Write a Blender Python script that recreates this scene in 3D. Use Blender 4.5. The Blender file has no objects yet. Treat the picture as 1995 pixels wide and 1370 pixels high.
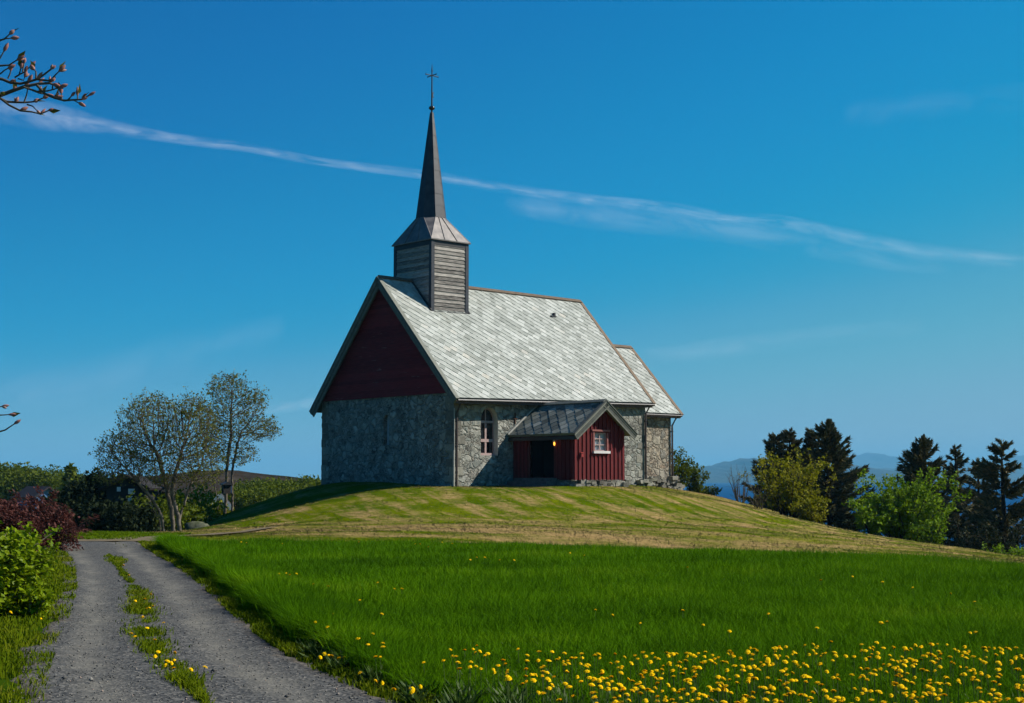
import bpy, math, random
import numpy as np
from mathutils import Vector, Matrix
from mathutils.geometry import tessellate_polygon

# ------------------------------------------------------------------ camera, sky, sun, exposure
scene = bpy.context.scene
COL = scene.collection
R = math.radians
FPX, CXP, CYP, HOR = 2785.1, 997.5, 685.0, 935.04       # focal length etc. in pixels of the 1995 px photograph
EYE = 1.6
PITCH = math.atan2(HOR - CYP, FPX)
cam_d = bpy.data.cameras.new('camera')
cam_d.sensor_width = 36.0
cam_d.lens = FPX / 1995.0 * 36.0
cam_d.clip_start = 0.1
cam_d.clip_end = 120000
cam = bpy.data.objects.new('camera', cam_d)
COL.objects.link(cam)
cam.location = (0, 0, EYE)
cam.rotation_euler = (math.pi / 2 + PITCH, 0, 0)
scene.camera = cam

SUN = Vector((1.20, 0.13, 1.0)).normalized()            # towards the sun
world = bpy.data.worlds.new('World')
scene.world = world
world.use_nodes = True
wn = world.node_tree
wn.nodes.clear()
sky = wn.nodes.new('ShaderNodeTexSky')
sky.sky_type = 'NISHITA'
sky.sun_disc = False
sky.sun_elevation = math.asin(SUN.z)
sky.sun_rotation = math.atan2(SUN.x, SUN.y)
sky.altitude = 0
sky.air_density = 0.6
sky.dust_density = 0.0
sky.ozone_density = 4.0
SKYF = 0.08
# brighter towards the sun, deep blue aloft: the sky's own colour response
tc = wn.nodes.new('ShaderNodeTexCoord')
sx = wn.nodes.new('ShaderNodeSeparateXYZ')
wn.links.new(tc.outputs['Generated'], sx.inputs[0])
gain = wn.nodes.new('ShaderNodeMath')
gain.operation = 'MULTIPLY_ADD'
gain.inputs[1].default_value = .66 * SKYF
gain.inputs[2].default_value = SKYF
wn.links.new(sx.outputs['X'], gain.inputs[0])
sc1 = wn.nodes.new('ShaderNodeVectorMath')
sc1.operation = 'SCALE'
wn.links.new(sky.outputs[0], sc1.inputs[0])
wn.links.new(gain.outputs[0], sc1.inputs['Scale'])
cur = wn.nodes.new('ShaderNodeRGBCurve')
cm = cur.mapping
cm.use_clip = False
for ci, pts in enumerate((((0, 0), (.06, .0), (.10, .001), (.143, .010), (.193, .075), (.37, .22), (.5, .27), (1, .35)),
                          ((0, 0), (.113, .15), (.19, .25), (.30, .34), (.40, .41), (.53, .435), (1, .52)),
                          ((0, 0), (.23, .43), (.30, .49), (.383, .55), (.5, .56), (.63, .56), (1, .6)))):
    cv_ = cm.curves[ci]
    while len(cv_.points) < len(pts):
        cv_.points.new(.5, .5)
    for p_, q_ in zip(cv_.points, pts):
        p_.location = q_
cm.update()
wn.links.new(sc1.outputs[0], cur.inputs['Color'])
sc2 = wn.nodes.new('ShaderNodeVectorMath')
sc2.operation = 'SCALE'
sc2.inputs['Scale'].default_value = .707 / SKYF
wn.links.new(cur.outputs[0], sc2.inputs[0])
bg = wn.nodes.new('ShaderNodeBackground')
bg.inputs['Strength'].default_value = SKYF
wo = wn.nodes.new('ShaderNodeOutputWorld')
wn.links.new(sc2.outputs[0], bg.inputs['Color'])
wn.links.new(bg.outputs[0], wo.inputs['Surface'])

sun_d = bpy.data.lights.new('sun', 'SUN')
sun_d.energy = 5.0
sun_d.angle = R(0.5)
sun_d.color = (1.0, 0.93, 0.82)
sun = bpy.data.objects.new('sun', sun_d)
COL.objects.link(sun)
sun.rotation_euler = SUN.to_track_quat('Z', 'Y').to_euler()
sun.location = (30, 0, 40)

vs = scene.view_settings
vs.view_transform = 'Standard'
vs.look = 'None'
vs.exposure = 0.5
vs.gamma = 1.0
scene.cycles.max_bounces = 6
scene.cycles.transparent_max_bounces = 12
scene.cycles.volume_bounces = 0

rng = np.random.default_rng(7)
random.seed(7)

# ------------------------------------------------------------------ helpers
CP, SP = math.cos(PITCH), math.sin(PITCH)


def ray(px, py):
    x = (px - CXP) / FPX
    zc = (CYP - py) / FPX
    return np.array([x, CP - zc * SP, SP + zc * CP])


def at_y(px, py, y):
    r = ray(px, py)
    return np.array([0, 0, EYE]) + y / r[1] * r


def at_z(px, py, z):
    r = ray(px, py)
    return np.array([0, 0, EYE]) + (z - EYE) / r[2] * r


def tag(o, label=None, cat=None, group=None, kind=None):
    if label:
        o['label'] = label
    if cat:
        o['category'] = cat
    if group:
        o['group'] = group
    if kind:
        o['kind'] = kind
    return o


def empty(name, loc, rz=0.0):
    o = bpy.data.objects.new(name, None)
    COL.objects.link(o)
    o.location = loc
    o.rotation_euler = (0, 0, rz)
    o.empty_display_size = 0.3
    return o


def copy_tree(o, parent=None):
    c = o.copy()
    COL.objects.link(c)
    if parent is not None:
        c.parent = parent
    for ch in list(o.children):
        copy_tree(ch, c)
    return c


def np_mesh(name, V, faces_list, mats, parent=None, smooth=False, mat_idx=None, attrs=None, uv=None):
    """V (n,3); faces_list: list of int arrays (m,k)."""
    V = np.asarray(V, dtype=np.float32)
    me = bpy.data.meshes.new(name)
    me.vertices.add(len(V))
    me.vertices.foreach_set('co', V.ravel())
    loops, starts, totals, s = [], [], [], 0
    for F in faces_list:
        F = np.asarray(F, dtype=np.int32)
        if len(F) == 0:
            continue
        k = F.shape[1]
        loops.append(F.ravel())
        starts.append(s + np.arange(len(F), dtype=np.int32) * k)
        totals.append(np.full(len(F), k, dtype=np.int32))
        s += F.size
    loops = np.concatenate(loops)
    starts = np.concatenate(starts)
    totals = np.concatenate(totals)
    me.loops.add(len(loops))
    me.loops.foreach_set('vertex_index', loops)
    me.polygons.add(len(starts))
    me.polygons.foreach_set('loop_start', starts)
    me.polygons.foreach_set('loop_total', totals)
    if smooth:
        me.polygons.foreach_set('use_smooth', np.ones(len(starts), dtype=bool))
    if not isinstance(mats, (list, tuple)):
        mats = [mats]
    for m in mats:
        me.materials.append(m)
    if mat_idx is not None:
        me.polygons.foreach_set('material_index', np.asarray(mat_idx, dtype=np.int32))
    me.update(calc_edges=True)
    if attrs:
        for an, arr in attrs.items():
            a = me.attributes.new(an, 'FLOAT', 'POINT')
            a.data.foreach_set('value', np.asarray(arr, dtype=np.float32))
    if uv is not None:
        l = me.uv_layers.new(name='UVMap')
        l.data.foreach_set('uv', np.asarray(uv, dtype=np.float32)[loops].ravel())
    o = bpy.data.objects.new(name, me)
    COL.objects.link(o)
    if parent is not None:
        o.parent = parent
    return o


class MB:
    def __init__(self):
        self.v, self.f, self.m = [], [], []

    def add(self, vs_, fs, mi=0):
        b = len(self.v)
        self.v += [tuple(map(float, p)) for p in vs_]
        for q in fs:
            self.f.append([b + i for i in q])
            self.m.append(mi)

    def box(self, lo, hi, mi=0, rot=None, org=None):
        (x0, y0, z0), (x1, y1, z1) = lo, hi
        vs_ = [Vector(p) for p in ((x0, y0, z0), (x1, y0, z0), (x1, y1, z0), (x0, y1, z0), (x0, y0, z1), (x1, y0, z1), (x1, y1, z1), (x0, y1, z1))]
        if rot is not None:
            o = Vector(org or (0, 0, 0))
            vs_ = [rot @ (p - o) + o for p in vs_]
        self.add(vs_, [(3, 2, 1, 0), (4, 5, 6, 7), (0, 1, 5, 4), (1, 2, 6, 5), (2, 3, 7, 6), (3, 0, 4, 7)], mi)

    def beam(self, p0, p1, side, up, w, h, mi=0):
        """bar from p0 to p1, w along side, h along up (both unit vectors)"""
        p0, p1, s, u = Vector(p0), Vector(p1), Vector(side) * (w / 2), Vector(up) * (h / 2)
        vs_ = [p0 - s - u, p0 + s - u, p0 + s + u, p0 - s + u, p1 - s - u, p1 + s - u, p1 + s + u, p1 - s + u]
        self.add(vs_, [(0, 1, 2, 3), (7, 6, 5, 4), (0, 4, 5, 1), (1, 5, 6, 2), (2, 6, 7, 3), (3, 7, 4, 0)], mi)

    def tube(self, pts, rad, n=8, mi=0, cap=True):
        pts = [Vector(p) for p in pts]
        rings = []
        for i, p in enumerate(pts):
            d = (pts[min(i + 1, len(pts) - 1)] - pts[max(i - 1, 0)]).normalized()
            a = Vector((0, 0, 1)) if abs(d.z) < .9 else Vector((1, 0, 0))
            x = d.cross(a).normalized()
            y = d.cross(x)
            r = rad[i] if isinstance(rad, (list, tuple)) else rad
            rings.append([p + x * (r * math.cos(2 * math.pi * k / n)) + y * (r * math.sin(2 * math.pi * k / n)) for k in range(n)])
        vs_ = [q for rg in rings for q in rg]
        fs = []
        for i in range(len(pts) - 1):
            for k in range(n):
                fs.append((i * n + k, i * n + (k + 1) % n, (i + 1) * n + (k + 1) % n, (i + 1) * n + k))
        if cap:
            fs.append(tuple(range(n - 1, -1, -1)))
            fs.append(tuple((len(pts) - 1) * n + k for k in range(n)))
        self.add(vs_, fs, mi)

    def prism(self, poly, off, mi=0):
        """closed prism: poly (list of 3D points) and its copy moved by off"""
        n = len(poly)
        a = [Vector(p) for p in poly]
        b = [p + Vector(off) for p in a]
        self.add(a + b, [tuple(range(n)), tuple(range(2 * n - 1, n - 1, -1))] + [(i, n + i, n + (i + 1) % n, (i + 1) % n) for i in range(n)], mi)

    def holed(self, outer, holes, mi=0):
        """planar polygon with holes"""
        loops = [[Vector(p) for p in outer]] + [[Vector(p) for p in h] for h in holes]
        tris = tessellate_polygon(loops)
        self.add([p for l in loops for p in l], [tuple(t) for t in tris], mi)

    def build(self, name, mats, parent=None, smooth=False, fix=True):
        me = bpy.data.meshes.new(name)
        me.from_pydata(self.v, [], self.f)
        for m in (mats if isinstance(mats, (list, tuple)) else [mats]):
            me.materials.append(m)
        me.polygons.foreach_set('material_index', self.m)
        if smooth:
            me.polygons.foreach_set('use_smooth', [True] * len(self.f))
        if fix:
            import bmesh
            bm = bmesh.new()
            bm.from_mesh(me)
            bmesh.ops.recalc_face_normals(bm, faces=bm.faces)
            bm.to_mesh(me)
            bm.free()
        me.update()
        o = bpy.data.objects.new(name, me)
        COL.objects.link(o)
        if parent is not None:
            o.parent = parent
        return o


# ------------------------------------------------------------------ materials
class NT:
    def __init__(self, name):
        self.m = bpy.data.materials.new(name)
        self.m.use_nodes = True
        self.t = self.m.node_tree
        self.t.nodes.clear()
        self.out = self.n('OutputMaterial')
        self.p = self.n('BsdfPrincipled')
        self.l(self.p.outputs[0], self.out.inputs['Surface'])
        self._geo = None

    def n(self, typ, **kw):
        nd = self.t.nodes.new('ShaderNode' + typ)
        for k, v in kw.items():
            setattr(nd, k, v)
        return nd

    def l(self, a, b):
        self.t.links.new(a, b)

    def geo(self, s):
        if self._geo is None:
            self._geo = self.n('NewGeometry')
        return self._geo.outputs[s]

    def coord(self, which='Object'):
        return self.n('TexCoord').outputs[which]

    def mapping(self, src, scale=(1, 1, 1), rot=(0, 0, 0), loc=(0, 0, 0)):
        nd = self.n('Mapping')
        nd.inputs['Scale'].default_value = scale
        nd.inputs['Rotation'].default_value = rot
        nd.inputs['Location'].default_value = loc
        self.l(src, nd.inputs['Vector'])
        return nd.outputs[0]

    def noise(self, vec, scale, detail=4, rough=.55, dist=0.0, out=0):
        nd = self.n('TexNoise')
        nd.inputs['Scale'].default_value = scale
        nd.inputs['Detail'].default_value = detail
        nd.inputs['Roughness'].default_value = rough
        nd.inputs['Distortion'].default_value = dist
        if vec is not None:
            self.l(vec, nd.inputs['Vector'])
        return nd.outputs[out]

    def ramp(self, fac, stops, interp='LINEAR'):
        nd = self.n('ValToRGB')
        cr = nd.color_ramp
        cr.interpolation = interp
        while len(cr.elements) < len(stops):
            cr.elements.new(.5)
        for e, (p, c) in zip(cr.elements, stops):
            e.position = p
            e.color = (*c, 1) if isinstance(c, (tuple, list)) else (c, c, c, 1)
        self.l(fac, nd.inputs[0])
        return nd.outputs[0]

    def mix(self, fac, a, b, blend='MIX'):
        nd = self.n('Mix', data_type='RGBA', blend_type=blend)
        for sock, val in ((nd.inputs[0], fac), (nd.inputs[6], a), (nd.inputs[7], b)):
            if hasattr(val, 'node'):
                self.l(val, sock)
            elif isinstance(val, (tuple, list)):
                sock.default_value = (*val, 1)
            else:
                sock.default_value = val
        return nd.outputs[2]

    def math(self, op, a, b=None, clamp=False):
        nd = self.n('Math', operation=op, use_clamp=clamp)
        for i, val in enumerate((a, b)):
            if val is None:
                continue
            if hasattr(val, 'node'):
                self.l(val, nd.inputs[i])
            else:
                nd.inputs[i].default_value = val
        return nd.outputs[0]

    def bump(self, h, strength=.5, dist=.02):
        nd = self.n('Bump')
        nd.inputs['Strength'].default_value = strength
        nd.inputs['Distance'].default_value = dist
        self.l(h, nd.inputs['Height'])
        self.l(nd.outputs[0], self.p.inputs['Normal'])
        return nd.outputs[0]

    def done(self, color=None, rough=.8, spec=.3, metal=0.0):
        if color is not None:
            if hasattr(color, 'node'):
                self.l(color, self.p.inputs['Base Color'])
            else:
                self.p.inputs['Base Color'].default_value = (*color, 1)
        if hasattr(rough, 'node'):
            self.l(rough, self.p.inputs['Roughness'])
        else:
            self.p.inputs['Roughness'].default_value = rough
        self.p.inputs['Specular IOR Level'].default_value = spec
        self.p.inputs['Metallic'].default_value = metal
        return self.m


def stone_mat(name, cols, mortar, scale=2.0):
    """rubble walling: uneven stones of two sizes, recessed joints, smeared lime mortar"""
    t = NT(name)
    v = t.mapping(t.coord(), (1.0, 1.0, 1.3))
    w = t.n('TexNoise')
    w.inputs['Scale'].default_value = 1.8
    w.inputs['Detail'].default_value = 5
    w.inputs['Roughness'].default_value = .62
    t.l(v, w.inputs['Vector'])
    wv = t.n('VectorMath', operation='MULTIPLY_ADD')
    t.l(w.outputs['Color'], wv.inputs[0])
    wv.inputs[1].default_value = (.55, .55, .55)
    t.l(v, wv.inputs[2])

    def cells(sc):
        vo = t.n('TexVoronoi')
        vo.inputs['Scale'].default_value = sc
        t.l(wv.outputs[0], vo.inputs['Vector'])
        ve = t.n('TexVoronoi', feature='DISTANCE_TO_EDGE')
        ve.inputs['Scale'].default_value = sc
        t.l(wv.outputs[0], ve.inputs['Vector'])
        sep = t.n('SeparateColor')
        t.l(vo.outputs['Color'], sep.inputs[0])
        return sep.outputs[0], t.math('DIVIDE', ve.outputs['Distance'], 1.0)
    ca, ea = cells(scale)
    cb, eb = cells(scale * 1.9)
    pick = t.ramp(t.noise(t.coord(), 1.1, 2), [(.47, 0.0), (.53, 1.0)])
    cell = t.mix(pick, ca, cb)
    edge = t.mix(pick, ea, eb)
    c = t.ramp(cell, [(i / (len(cols) - 1), k) for i, k in enumerate(cols)])
    fine = t.noise(t.coord(), 6, 7, .68)
    mid = t.noise(t.coord(), 1.7, 5, .6)
    c = t.mix(.55, c, t.ramp(fine, [(.3, .3), (.7, .78)]), 'OVERLAY')
    c = t.mix(.65, c, t.ramp(mid, [(.33, .27), (.66, .78)]), 'OVERLAY')
    smear = t.ramp(t.noise(t.coord(), 2.3, 6, .7), [(.38, 0.0), (.58, 1.0)])
    joint = t.ramp(edge, [(.03, 1.0), (.10, 0.0)])
    c = t.mix(t.math('MULTIPLY', t.math('MULTIPLY', joint, smear), .85), c, mortar)
    crev = t.ramp(t.math('ADD', edge, t.math('MULTIPLY', t.math('SUBTRACT', fine, .5), .05)), [(.01, 1.0), (.05, 0.0)])
    c = t.mix(t.math('MULTIPLY', t.math('MULTIPLY', crev, t.math('SUBTRACT', 1.0, t.math('MULTIPLY', smear, .6))), .62), c, tuple(k * .16 for k in mortar))
    hole = t.ramp(t.noise(t.coord(), 3.3, 3, .6), [(.27, 1.0), (.34, 0.0)])
    c = t.mix(t.math('MULTIPLY', hole, .8), c, tuple(k * .15 for k in mortar))
    h = t.math('ADD', t.math('MULTIPLY', t.ramp(edge, [(0, 0.0), (.14, 1.0)]), .7), t.math('ADD', t.math('MULTIPLY', fine, .55), t.math('MULTIPLY', hole, -.8)))
    h = t.math('ADD', h, t.math('MULTIPLY', cell, .6))
    t.bump(h, 1.0, .11)
    return t.done(c, .95, .1)


def board_mat(name, c1, c2, stretch, rough=.75, spec=.25, bump=.3, wear=None, rnd=.55):
    """timber: noise stretched along the grain, random tone per board"""
    t = NT(name)
    v = t.mapping(t.coord(), stretch)
    g = t.noise(v, 3.0, 6, .6)
    r = t.geo('Random Per Island')
    f = t.math('ADD', t.math('MULTIPLY', g, .75), t.math('MULTIPLY', t.math('SUBTRACT', r, .5), rnd))
    c = t.ramp(f, [(.2, c1), (.62, c2)])
    if wear:
        wv = t.noise(t.mapping(t.coord(), tuple(s * .5 for s in stretch)), 2.2, 5, .7)
        c = t.mix(t.ramp(wv, [(.64, 0.0), (.72, .8)]), c, wear)
    t.bump(g, bump, .01)
    return t.done(c, rough, spec)


def simple_mat(name, c1, c2=None, scale=6, rough=.7, spec=.3, metal=0., bump=0.0):
    t = NT(name)
    c2 = c2 or tuple(k * .6 for k in c1)
    n_ = t.noise(t.coord(), scale, 5)
    c = t.ramp(n_, [(.3, c2), (.7, c1)])
    if bump:
        t.bump(n_, bump, .02)
    return t.done(c, rough, spec, metal)


def leaf_mat(name, cols, rough=.55, trans=.35, spec=.3, scale=.6):
    spec *= .3
    t = NT(name)
    r = t.geo('Random Per Island')
    big = t.noise(t.geo('Position'), scale, 3)
    f = t.math('ADD', t.math('MULTIPLY', r, .7), t.math('MULTIPLY', t.math('SUBTRACT', big, .35), .8), True)
    c = t.ramp(f, [(i / (len(cols) - 1), k) for i, k in enumerate(cols)])
    m = t.done(c, rough, spec)
    if trans:
        tr = t.n('BsdfTranslucent')
        t.l(c, tr.inputs['Color'])
        mx = t.n('MixShader')
        mx.inputs[0].default_value = trans
        t.l(t.p.outputs[0], mx.inputs[1])
        t.l(tr.outputs[0], mx.inputs[2])
        t.l(mx.outputs[0], t.out.inputs['Surface'])
    return m


MAT = {}
MAT['stone'] = stone_mat('rubble_stone', [(.10, .098, .086), (.225, .225, .195), (.285, .28, .243), (.17, .185, .168), (.33, .325, .287), (.14, .13, .11)], (.37, .36, .315), 2.0)
MAT['stone_warm'] = stone_mat('warm_rubble_stone', [(.12, .10, .08), (.23, .195, .15), (.28, .24, .185), (.17, .165, .145), (.30, .27, .215), (.20, .15, .11)], (.30, .27, .215), 1.8)
MAT['plinth'] = stone_mat('plinth_stone', [(.07, .065, .06), (.25, .23, .2), (.33, .31, .28), (.15, .11, .09), (.3, .28, .25)], (.09, .085, .075), 2.6)
MAT['plaster'] = simple_mat('lime_plaster', (.48, .47, .42), (.34, .34, .31), 5, .9, .2, 0, .3)


def slate_mat(name, ramp_, rough=.62, spec=.3):
    t = NT(name)
    r = t.geo('Random Per Island')
    n_ = t.noise(t.coord(), 4, 6, .65)
    n2 = t.noise(t.coord(), .45, 3)
    f = t.math('ADD', t.math('MULTIPLY', r, .75), t.math('MULTIPLY', n2, .28))
    c = t.ramp(f, ramp_)
    c = t.mix(.35, c, t.ramp(n_, [(.3, .25), (.7, .75)]), 'OVERLAY')
    st_ = t.noise(t.mapping(t.coord(), (.9, .25, .25)), 1.6, 6, .7)
    c = t.mix(t.ramp(st_, [(.55, 0.0), (.72, .45)]), c, (.16, .155, .115))
    t.bump(n_, .35, .012)
    return t.done(c, rough, spec)


MAT['slate'] = slate_mat('pale_slate', [(.12, (.225, .24, .21)), (.35, (.285, .30, .268)), (.62, (.335, .35, .315)), (.85, (.415, .43, .395)), (.98, (.40, .36, .29))])
MAT['slate_dark'] = slate_mat('dark_slate', [(.15, (.075, .085, .075)), (.4, (.14, .152, .135)), (.65, (.205, .215, .18)), (.95, (.32, .325, .28))], .85, .08)
MAT['red_boards'] = board_mat('red_boards', (.075, .010, .012), (.125, .018, .020), (1, 1, 9), .7, .2, .3)
MAT['gable_boards'] = board_mat('weathered_red_boards', (.125, .013, .017), (.26, .032, .036), (.5, .5, 7), .8, .1, .5, (.40, .26, .26), .22)
MAT['red_vertical'] = board_mat('red_vertical_boards', (.095, .014, .015), (.155, .025, .027), (9, 9, .8), .75, .12, .3)
MAT['red_dark'] = simple_mat('dark_red_paint', (.10, .015, .015), None, 6, .7)  # plain dark red for the gable backing and the door frame
MAT['grey_boards'] = board_mat('silvered_boards', (.035, .032, .031), (.52, .48, .43), (1.0, 1.0, 16), .9, .1, .4, None, .2)
MAT['grey_wood'] = board_mat('grey_green_wood', (.085, .09, .075), (.19, .195, .165), (1.5, 1.5, 1.5), .8, .2, .3)
MAT['dark_trim'] = board_mat('dark_trim', (.045, .05, .045), (.10, .105, .092), (1.5, 1.5, 1.5), .8, .15, .3)
MAT['pale_wood'] = board_mat('pale_grey_wood', (.22, .22, .20), (.40, .39, .35), (2, 2, 2), .8, .2, .3)
MAT['brown_wood'] = board_mat('brown_wood', (.07, .05, .036), (.18, .13, .085), (2, 2, 2), .8, .2, .3)
MAT['purple_wood'] = board_mat('tarred_fascia', (.06, .05, .05), (.15, .12, .12), (2, 2, 2), .8, .2, .3)
MAT['lead'] = simple_mat('weathered_metal_sheet', (.21, .19, .175), (.09, .085, .085), 2.2, .45, .4, .2, .12)
MAT['spire_sheet'] = simple_mat('dark_spire_sheet', (.040, .045, .056), (.022, .025, .033), 2.5, .5, .3, .0, .12)
MAT['dark_metal'] = simple_mat('dark_metal', (.03, .03, .033), (.018, .018, .02), 6, .5, .5, .3)
MAT['iron'] = simple_mat('black_iron', (.014, .014, .016), None, 6, .6, .4)
MAT['rust'] = simple_mat('rusty_iron', (.10, .045, .025), (.05, .02, .012), 8, .8)
MAT['pipe'] = simple_mat('brown_pipe', (.075, .05, .042), (.035, .025, .022), 4, .55, .4)
MAT['frame_pink'] = simple_mat('faded_pink_paint', (.40, .30, .28), (.30, .20, .19), 6, .7)
MAT['frame_red'] = simple_mat('faded_red_paint', (.27, .10, .085), (.18, .055, .05), 6, .7)
MAT['white_paint'] = simple_mat('white_paint', (.66, .63, .62), (.5, .47, .46), 5, .6)
MAT['curtain_and_sky'] = simple_mat('window_curtain', (.40, .44, .46), (.25, .29, .32), 7, .6)  # pale curtain cloth; on the slit pane a painted sky reflection
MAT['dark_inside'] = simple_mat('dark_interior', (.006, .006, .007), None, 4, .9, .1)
MAT['concrete'] = simple_mat('old_step_stone', (.12, .12, .115), (.06, .06, .058), 4, .9, .2, 0, .4)
MAT['postbox'] = simple_mat('red_enamel', (.32, .035, .03), (.22, .025, .02), 6, .4, .5)


def glass_mat():
    t = NT('old_window_glass')
    n_ = t.noise(t.coord(), 2.2, 2)
    t.bump(n_, .12, .02)
    t.p.inputs['Base Color'].default_value = (.01, .012, .014, 1)
    return t.done(None, .08, .6)


MAT['glass'] = glass_mat()


def lamp_mat():
    t = NT('lit_lamp_glass')
    t.p.inputs['Emission Color'].default_value = (1, .42, .05, 1)
    t.p.inputs['Emission Strength'].default_value = 1.6
    return t.done((.9, .5, .1), .3, .4)


MAT['lamp_glow'] = lamp_mat()

# ------------------------------------------------------------------ terrain
# ground heights surveyed as points, interpolated with a thin plate spline
GP = []


def gp(px, py, d):
    p = at_y(px, py, d)
    GP.append((p[0], d, p[2]))


def gw(x, y, z):
    GP.append((x, y, z))


for yy in (-12, 0, 10, 20, 30):
    for xx, zz in ((-40, -.1), (-22, 0), (-10, 0), (-3, 0), (2, 0), (8, -.12 if yy >= 10 else -.05), (16, -.75 if yy >= 20 else -.35), (30, -1.5 if yy >= 10 else -.9)):
        gw(xx, yy, zz)
for px, z in ((330, 0), (600, 0), (800, -.02), (1000, -.08), (1200, -.22), (1400, -.40), (1600, -.57), (1800, -.72), (1995, -.86)):
    p = at_y(px, 1000, 33.5)
    gw(p[0], 33.5, z)
gw(-12, 37, 0); gw(-9, 37, 0); gw(-13, 44, -.03); gw(-16, 45, -.05); gw(-25, 44, -.05); gw(-35, 42, -.1)
gp(420, 1044, 45); gp(600, 1040, 42); gp(600, 1022, 52); gp(600, 982, 71); gp(560, 991, 71.5); gp(500, 1009, 72); gp(420, 1026, 70); gp(345, 1040, 60); gp(480, 1030, 58)
gp(740, 1010, 56); gp(740, 949, 67.5); gp(690, 965, 70); gp(740, 1035, 44)
gp(1000, 952, 66.5); gp(1000, 1005, 58); gp(1000, 1040, 44)
gp(1200, 956, 69); gp(1200, 1000, 60); gp(1200, 1050, 44)
gp(1330, 960, 80); gp(1300, 1000, 64); gp(1300, 1060, 44)
gp(1400, 977, 80); gp(1500, 1001, 77); gp(1500, 1040, 55); gp(1600, 1021, 74); gp(1600, 1065, 50); gp(1700, 1043, 70)
gp(1850, 1066, 64); gp(1850, 1092, 46); gp(1995, 1086, 60); gp(1995, 1104, 46)
gp(560, 960, 81); gp(500, 981, 80); gp(430, 1008, 78); gp(380, 1033, 76)
for a, b, z in ((-2, 6, 1.36), (-1, 1.5, 1.22), (0, 0, 1.17), (2, -2, 1.2), (4, -5.6, 1.24), (8, -5.2, 1.26), (11, -2, 1.25), (16, .5, 1.2), (20, 3, 1.05), (19, 8, 1.1), (8, 6, 1.3), (0, 11.6, 1.42), (7, 13, 1.3), (14, 13, 1.1)):
    th = .7303
    gw(-2.918 + a * math.cos(th) - b * math.sin(th), 72 + a * math.sin(th) + b * math.cos(th), z)
for x, y, z in ((-60, 60, -2.2), (-35, 60, -1.6), (-24, 62, -1.3), (-40, 85, -3.2), (-24, 85, -1.9), (-17, 84, -.6), (-24, 105, -3.0), (-10, 105, -1.5), (5, 110, -1.5), (18, 100, -1.2), (24, 88, -2.6),
                (26, 76, -3.3), (30, 66, -3.3), (32, 88, -4.8), (45, 60, -4.2), (45, 40, -2.6), (60, 85, -8), (30, 120, -6), (0, 135, -4), (-30, 135, -4), (-60, 120, -4), (60, 130, -11), (60, 20, -2.6), (-60, 20, -.6), (-60, -12, -.3), (60, -12, -1.8)):
    gw(x, y, z)
GP = np.array(GP)


def tps_fit(P):
    n = len(P)
    d = np.hypot(P[:, None, 0] - P[None, :, 0], P[:, None, 1] - P[None, :, 1])
    K = np.where(d > 0, d * d * np.log(d + 1e-9), 0) + np.eye(n) * 12.0
    A = np.zeros((n + 3, n + 3))
    A[:n, :n] = K
    A[:n, n] = 1
    A[:n, n + 1:n + 3] = P[:, :2]
    A[n:, :n] = A[:n, n:].T
    rhs = np.concatenate([P[:, 2], np.zeros(3)])
    return np.linalg.solve(A, rhs)


TW = tps_fit(GP)


def tps(x, y):
    z = TW[-3] + TW[-2] * x + TW[-1] * y
    for i in range(len(GP)):
        d2 = (x - GP[i, 0]) ** 2 + (y - GP[i, 1]) ** 2
        z = z + TW[i] * .5 * d2 * np.log(d2 + 1e-12)
    return z


def sstep(a, b, x):
    t = np.clip((x - a) / (b - a), 0, 1)
    return t * t * (3 - 2 * t)


def far_z(x, y):
    t = x / np.maximum(y, 1.0)
    crest = np.interp(t, [-.50, -.32, -.26, -.215, -.195, -.178, -.157, -.132, -.10], [0., .5, 2.5, 4.6, 4.9, 3.7, 2.8, 1.5, -1.0])
    left = -4.5 + (crest + 4.5) * np.exp(-((y - 430) / 110.) ** 2)
    left = left + .3 * np.sin(x * .021 + 1) * np.sin(y * .017) - 20 * sstep(700, 1500, np.hypot(x, y))
    right = -17.0 + 0 * x
    return left + (right - left) * sstep(-.10, .05, t)


def ground_raw(x, y):
    w = sstep(75, 150, np.hypot(x, y - 55))
    xc, yc = np.clip(x, -75, 75), np.clip(y, -20, 145)
    return tps(xc, yc) * (1 - w) + far_z(x, y) * w


def axis(lo, hi, a, b, step, grow):
    c = list(np.arange(a, b + 1e-6, step))
    s, p = step, b
    while p < hi:
        s *= grow
        p += s
        c.append(p)
    s, p, pre = step, a, []
    while p > lo:
        s *= grow
        p -= s
        pre.append(p)
    return np.array(pre[::-1] + c)


GX = axis(-2500, 2500, -26, 26, .5, 1.09)
GY = axis(-300, 2500, -6, 100, .5, 1.07)
XX, YY = np.meshgrid(GX, GY)
ZZ = ground_raw(XX, YY)


def bumps(x, y):
    return .018 * np.sin(x * 1.9 + .6 * np.sin(y * .9)) * np.sin(y * 1.3 + 1.2 * np.sin(x * .7)) + .03 * np.sin(x * .55 + 1.0) * np.sin(y * .43 + x * .21)


_q = XX * .77 + YY * .64
ZZ = ZZ + bumps(XX, YY) * sstep(34, 42, YY) + .03 * np.sin(_q * 2.6 + .8 * np.sin(YY * .5)) * sstep(54, 58, YY) * sstep(70, 65, YY) * (XX > -12)


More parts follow.
